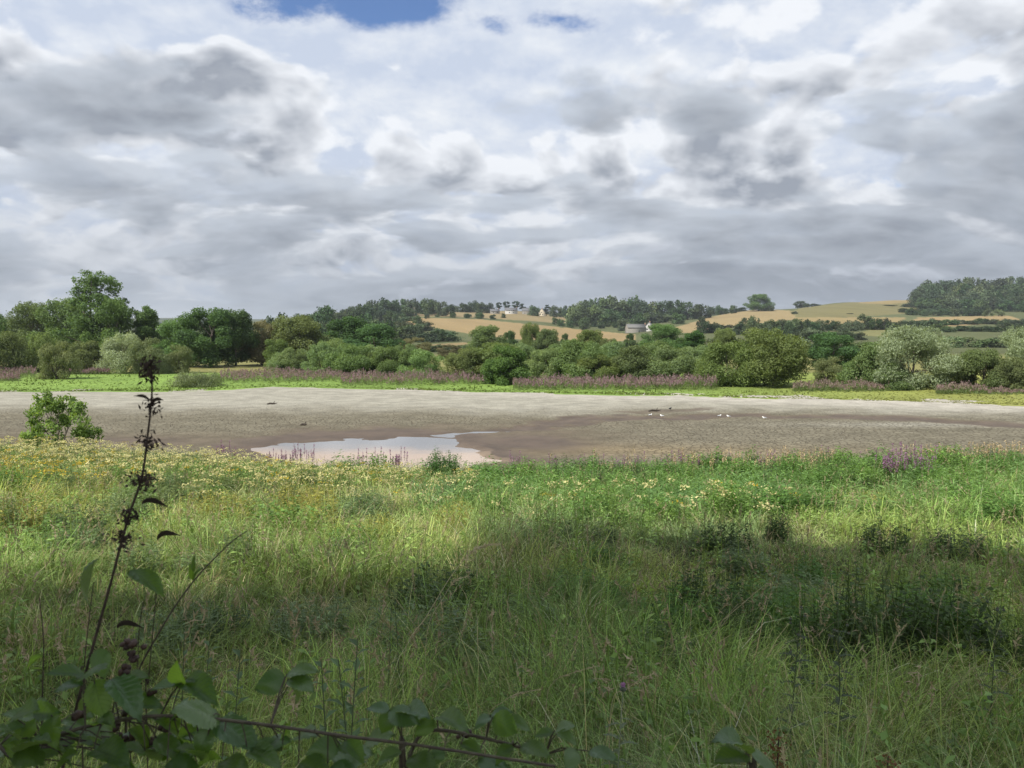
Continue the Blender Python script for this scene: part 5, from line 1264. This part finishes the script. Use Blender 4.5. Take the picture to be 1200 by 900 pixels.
def grass_stem(label, pts, y, seed=.35, col=(0.42, 0.34, 0.20), r=.0014, n=46, plume=.011, group=None):
    P = [at(px, py, y) for px, py in pts]; o = rooted('grass_stem', label, 'grass stem', P[0], group)
    P = [Vector((P[0].x-.01, P[0].y, gz(P[0].x, P[0].y)-.02))]+P
    g = Geo(); sp = smooth_path(P, 7); g.add(*tube(sp, np.linspace(r, r*.5, len(sp)), 5), np.array(col)); obj('stem', g.build('stem', STRAW, True), o).location = -Vector(o.location)
    A = np.array([tuple(q) for q in sp]); i0 = int(len(A)*(1-seed)); k = FG.uniform(i0, len(A)-1.01, n); i = k.astype(int); f = (k-i)[:, None]; c = A[i]*(1-f)+A[i+1]*f; T = norm(A[i+1]-A[i])
    D = norm(T*1.1+FG.normal(size=(n, 3))*.35); L = plume*2*FG.uniform(.6, 1.3, n)*(1.15-.6*(k-i0)/(len(A)-i0)); V, Q = leafquads(c+D*L[:, None]*.4, norm(FG.normal(size=(n, 3))), D, L, L*.20, .05)
    g = Geo(); g.add(V, Q, np.array(col)*FG.uniform(.75, 1.25, (len(V), 1))); obj('seed_head', g.build('seed_head', STRAW), o).location = -Vector(o.location)
grass_stem('long pale grass stem arching to the right above the shaded grass, the most conspicuous one', [(474, 766), (500, 722), (528, 676), (548, 652), (566, 640), (584, 638)], 4.3, .42, (0.60, 0.52, 0.34), .0026, 90, .020)
grass_stem('short pale grass head branching below the most conspicuous arching stem', [(500, 745), (520, 700), (532, 682), (545, 676)], 4.35, .35, (0.58, 0.50, 0.33), .0020, 60, .015)
for i, (l, pts, y) in enumerate([
    ('pale horizontal grass head above the lilac thistle, left of it', [(640, 830), (648, 800), (672, 788), (702, 780)], 3.4), ('thin pale grass head lying left of the lilac thistle, lower one', [(570, 850), (590, 822), (612, 812), (632, 808)], 3.2),
    ('pale grass head leaning right just beside the lilac thistle', [(716, 830), (734, 808), (752, 796), (764, 790)], 3.2), ('whitish grass head upright at the bottom, left of the rusty dock', [(1010, 905), (1015, 870), (1019, 840), (1022, 822)], 2.9),
    ('pale straight grass head in front of the shaded thicket', [(938, 760), (938, 730), (937, 705), (938, 684)], 4.6), ('pale straight grass head at the middle of the shaded thicket', [(1028, 800), (1029, 770), (1028, 745), (1027, 722)], 4.4),
    ('pale grass head bending right over the shaded thicket', [(1036, 790), (1042, 765), (1052, 745), (1062, 732)], 4.4), ('pale grass head at the lower right, bending left', [(880, 880), (868, 850), (858, 835), (850, 828)], 3.2),
    ('bleached grass head at the bottom edge right of the bramble shoot', [(922, 930), (920, 900), (918, 885), (917, 872)], 2.7), ('bleached grass head at the bottom edge, second right of the bramble shoot', [(962, 930), (962, 905), (961, 890), (961, 878)], 2.7),
    ('pale grass head on the right edge of the shade', [(1098, 740), (1100, 715), (1104, 700), (1108, 690)], 5.0), ('tawny grass stem left of the sunlit feathery clump', [(20, 735), (24, 700), (30, 680), (38, 668)], 5.6)]):
    grass_stem(l, pts, y, .42, tuple(np.array((0.46, 0.39, 0.25))*FG.uniform(1.0, 1.3)), .0016, 44, .012)
def dock(px, top, d, label):
    x, y, z = spot(px, d); H = EYE+slope(top)*y-z; o = thing('dock_plant', label, 'wild plant', (x, y, z-.02)); g = Geo(); g.add(*tube([(0, 0, 0), (.01, 0, H*.5), (.02, 0, H)], [.005, .004, .002], 6)); obj('stem', g.build('stem', DEAD, True), o)
    n = 260; t_ = FG.uniform(.45, 1.0, n); P = np.stack([.02*t_+FG.normal(size=n)*.022, FG.normal(size=n)*.022, H*t_], -1); V, Q = leafquads(P, norm(FG.normal(size=(n, 3))), norm(FG.normal(size=(n, 3))), FG.uniform(.008, .016, n), FG.uniform(.008, .014, n), 0)
    g = Geo(); g.add(V, Q, np.repeat(np.array((0.22, 0.115, 0.060))*FG.uniform(.6, 1.2, (n, 1)), 4, 0)); obj('seed_head', g.build('seed_head', STRAW), o)
dock(904, 852, 2.9, 'rusty brown dock seed head at the bottom, right of the bramble shoot'); dock(1030, 880, 2.7, 'rusty brown dock seed head touching the bottom edge on the right')
# ------------------------------------------------------------------ houses, birds, air
def plain(name, c, rough=.85, spec=.2, vary=.12, scale=2.0):
    m, t = material(name); co = t.new('ShaderNodeTexCoord').outputs['Object']; n = t.noise(co, scale, 5, .6)
    k = t.rng(n, .3, .7, 1-vary, 1+vary); b = t.new('ShaderNodeBsdfPrincipled'); t.put(b.inputs['Base Color'], t.mix(1.0, tuple(c)+(1,), t.vec(k, k, k), 'MULTIPLY')); b.inputs['Roughness'].default_value = rough; b.inputs['Specular IOR Level'].default_value = spec
    t.l.new(b.outputs[0], t.out.inputs[0]); return m
WHITE = plain('white_render', (0.50, 0.49, 0.46)); STONE = plain('grey_stone', (0.26, 0.245, 0.215)); SLATE = plain('slate_roof', (0.13, 0.13, 0.135)); GLASS = plain('dark_window', (0.02, 0.022, 0.025), .15, .5); SHEET = plain('grey_sheet', (0.15, 0.148, 0.14)); BRICK = plain('brick', (0.28, 0.16, 0.11)); DOORM = plain('door_paint', (0.05, 0.06, 0.05))
def house(name, label, px, d, w, l, eave, ridge, rz, wall, roof, windows=(), door=None, chimney=True, sink=.5):
    """gabled building: ridge along local x"""
    x, y, z = place(px, d=d); o = thing(name, label, 'building', (x, y, z-sink), rz)
    h, e = ridge+sink, eave+sink
    V = [(-l/2, -w/2, 0), (l/2, -w/2, 0), (l/2, w/2, 0), (-l/2, w/2, 0), (-l/2, -w/2, e), (l/2, -w/2, e), (l/2, w/2, e), (-l/2, w/2, e), (-l/2, 0, h), (l/2, 0, h)]
    obj('wall', mesh('wall', V, [[(0, 1, 5, 4), (2, 3, 7, 6)], [(1, 2, 6, 9, 5), (3, 0, 4, 8, 7)]], None, wall), o)
    q = .35; s = (h-e)/(w/2); g = Geo()
    for sd in (-1, 1):
        a = [(-l/2-q, sd*(w/2+q), e-s*q+.05), (l/2+q, sd*(w/2+q), e-s*q+.05), (l/2+q, 0, h+.05), (-l/2-q, 0, h+.05)]; g.add(a+[(p[0], p[1], p[2]+.18) for p in a], [np.array([(0, 1, 2, 3), (4, 7, 6, 5), (0, 4, 5, 1), (1, 5, 6, 2), (2, 6, 7, 3), (3, 7, 4, 0)])])
    r = obj('roof', g.build('roof', roof), o)
    if chimney:
        V, Q = box(l/2-1.0, l/2-.2, -.4, .4, h-.5, h+1.2); obj('chimney', mesh('chimney', V, Q, None, BRICK), r)
    for (side, u, zc, ww, hh) in windows:
        if side == 'front': V, Q = box(u-ww/2, u+ww/2, -w/2-.04, -w/2+.02, zc+sink-hh/2, zc+sink+hh/2)
        elif side == 'end': V, Q = box(l/2-.02, l/2+.04, u-ww/2, u+ww/2, zc+sink-hh/2, zc+sink+hh/2)
        else: V, Q = box(-l/2-.04, -l/2+.02, u-ww/2, u+ww/2, zc+sink-hh/2, zc+sink+hh/2)
        obj('window', mesh('window', V, Q, None, GLASS), o)
    if door:
        V, Q = box(door-.55, door+.55, -w/2-.05, -w/2+.02, 0, sink+2.1); obj('door', mesh('door', V, Q, None, DOORM), o)
fw = [('front', -2.5, 1.5, 1, 1.2), ('front', 2.5, 1.5, 1, 1.2), ('front', -2.5, 4.1, 1, 1.1), ('front', 0, 4.1, 1, 1.1), ('front', 2.5, 4.1, 1, 1.1)]
house('barn', 'long grey stone barn with dark roof below the tree clump', 744, 640, 9, 15, 4.0, 7.0, .15, STONE, SHEET, (), 2.0, False)
house('farmhouse', 'white farmhouse gable beside the long grey barn', 760.5, 640, 5.5, 7, 4.2, 7.2, 1.25, WHITE, SLATE, [('end', 0, 4.4, 1, 1.2), ('back', -1.2, 1.5, 1, 1.1), ('back', 1.2, 1.5, 1, 1.1), ('back', 0, 4.4, 1, 1.1)])
house('cottage', 'small white cottage just left of the farmhouse gable', 753, 655, 5, 6, 3.0, 5.5, .5, WHITE, SLATE, [('front', -1.4, 1.5, .9, 1), ('front', 1.4, 1.5, .9, 1)], 0)
house('house', 'pale skyline house under the pines with a long roof', 599, 955, 8, 15, 4.2, 7.5, .1, WHITE, SLATE, fw, 0)
house('house', 'stone skyline house right of the pines, behind the dark round tree', 618, 960, 8, 12, 4.5, 8, -.2, STONE, SLATE, fw, 0)
house('house', 'cream gabled skyline house left of the pointed conifer', 635, 955, 7, 8, 5, 9, 1.4, plain('cream_render', (0.62, 0.55, 0.42)), SLATE, [('end', 0, 4.2, 1, 1.2), ('back', -1.4, 1.5, 1, 1.2), ('back', 1.4, 1.5, 1, 1.2), ('back', 0, 4.2, 1, 1.2)])
house('house', 'low stone skyline house at the left end of the hilltop hamlet', 580, 960, 7, 11, 3, 5.5, .2, STONE, SLATE, fw[:2], 0)
def far_shed():
    x, y, z = place(192, d=900); zt = EYE+(HOR-381)/F*900; o = thing('warehouse', 'long white far warehouse glimpsed between the pointed dark tree and the alders', 'building', (x, y, z-1), .1)
    h = zt-z+1; V, Q = box(-9, 9, -8, 8, 0, h); obj('wall', mesh('wall', V, Q, None, WHITE), o); V, Q = box(-9.6, 9.6, -8.6, 8.6, h, h+.8); obj('roof', mesh('roof', V, Q, None, SHEET), o)
far_shed()
WOOD = plain('pole_wood', (0.30, 0.27, 0.23))
def pole(px, d, H, label):
    x, y, z = place(px, d=d); o = thing('utility_pole', label, 'pole', (x, y, z-.3)); V, Q = tube([(0, 0, 0), (0, 0, H)], [.28, .2], 8); obj('post', mesh('post', V, Q, None, WOOD), o); V, Q = box(-1.3, 1.3, -.1, .1, H-1.0, H-.75); obj('crossarm', mesh('crossarm', V, Q, None, WOOD), o)
pole(486, 790, 11, 'pale utility pole in front of the hilltop wood')
GULLW = plain('white_plumage', (0.80, 0.80, 0.78), .8); GULLG = plain('grey_plumage', (0.34, 0.35, 0.37), .8); BEAK = plain('beak_yellow', (0.55, 0.36, 0.05), .5); DARKB = plain('dark_plumage', (0.03, 0.03, 0.032), .7)
def gull(px, row_, rz, label, group, scale=1.0, body=None, wing=None):
    d = EYE/(row_-HOR)*F; x = (px-600)/F*d; o = thing('gull' if body is None else 'crow', label, 'bird', (x, d, .0), rz, group, (scale,)*3)
    prof = [(-.22, .02, .20), (-.15, .045, .205), (-.05, .085, .205), (.06, .095, .215), (.13, .075, .25), (.165, .05, .295), (.185, .048, .325), (.215, .045, .335), (.24, .02, .335), (.25, .005, .333)]
    V, Q = tube([(a, 0, c) for a, b_, c in prof], [b_ for a, b_, c in prof], 10); obj('body', mesh('body', V, Q, None, body or GULLW, True), o)
    for s in (-1, 1):
        pts = [(.10, s*.075, .25), (0, s*.098, .255), (-.12, s*.075, .23), (-.30, s*.02, .215)]; V, Q = tube(pts, [.02, .045, .035, .006], 8); V = np.array(V); V[:, 1] = (V[:, 1]-s*.07)*.5+s*.07; obj('wing', mesh('wing', V, Q, None, wing or GULLG, True), o)
        V, Q = tube([(.02, s*.035, 0), (.015, s*.035, .10), (.0, s*.035, .15)], [.006, .006, .009], 6); obj('leg', mesh('leg', V, Q, None, BEAK if body is None else DARKB), o)
    V, Q = tube([(.245, 0, .333), (.275, 0, .33), (.295, 0, .322)], [.012, .009, .002], 6); obj('beak', mesh('beak', V, Q, None, BEAK if body is None else DARKB), o)
for px, r_, rz, l in ((762.5, 488.7, .3, 'leftmost white gull standing beside the dark wet channel'), (776.5, 489.6, 2.6, 'white gull second from the left beside the dark wet channel'), (844, 489.6, .2, 'white gull in the middle of the row beside the channel'), (855, 490.2, 3.0, 'white gull just right of the middle one beside the channel'), (897, 492, 2.8, 'rightmost white gull resting alone near the channel')):
    gull(px, r_, rz, l, 'gulls on the mud', .62)
gull(786, 481, .8, 'dark crow standing on the mud behind the gulls', None, .7, DARKB, DARKB)
def driftwood(px, row_, L, rz, label):
    d = EYE/(row_-HOR)*F; x = (px-600)/F*d; o = thing('driftwood', label, 'driftwood', (x, d, 0), rz); P = [(-L/2, 0, .03), (-L/5, .04, .10), (L/6, 0, .07), (L/2, -.03, .12)]; V, Q = tube(P, [.05, .08, .07, .02], 7); obj('log', mesh('log', V, Q, None, WOODD, True), o)
    V, Q = tube([(L/8, 0, .08), (L/5, .05, .22), (L/4, .08, .30)], [.04, .025, .008], 6); obj('branch', mesh('branch', V, Q, None, WOODD, True), o)
WOODD = plain('dark_driftwood', (0.06, 0.05, 0.04))
driftwood(318, 474, .9, .2, 'short dark driftwood on the pale mud left of the middle')
driftwood(768, 482.3, 1.0, .1, 'dark branch lying on the mud beside the crow')
driftwood(355, 499, .5, -.2, 'small pale stick on the cracked mud above the pool')

def build_haze():
    m, t = material('thin_summer_haze'); v = t.new('ShaderNodeVolumePrincipled'); v.inputs['Color'].default_value = (0.86, 0.93, 1.0, 1); v.inputs['Density'].default_value = HAZE; v.inputs['Anisotropy'].default_value = .2
    t.l.new(v.outputs[0], t.out.inputs['Volume']); V, Q = box(-9300, 9300, -9300, 9300, -75, 190); me = mesh('haze', V, Q, None, m); kind(obj('haze', me), 'stuff')
HAZE = 0.00010
build_haze()
SC.cycles.max_bounces = 6; SC.cycles.diffuse_bounces = 2; SC.cycles.glossy_bounces = 2; SC.cycles.transmission_bounces = 3; SC.cycles.volume_bounces = 0; SC.cycles.transparent_max_bounces = 4
SC.cycles.caustics_reflective = False; SC.cycles.caustics_refractive = False
SC.cycles.use_denoising = True; SC.cycles.denoiser = 'OPENIMAGEDENOISE'; SC.cycles.denoising_input_passes = 'RGB_ALBEDO_NORMAL'; SC.cycles.denoising_prefilter = 'ACCURATE'
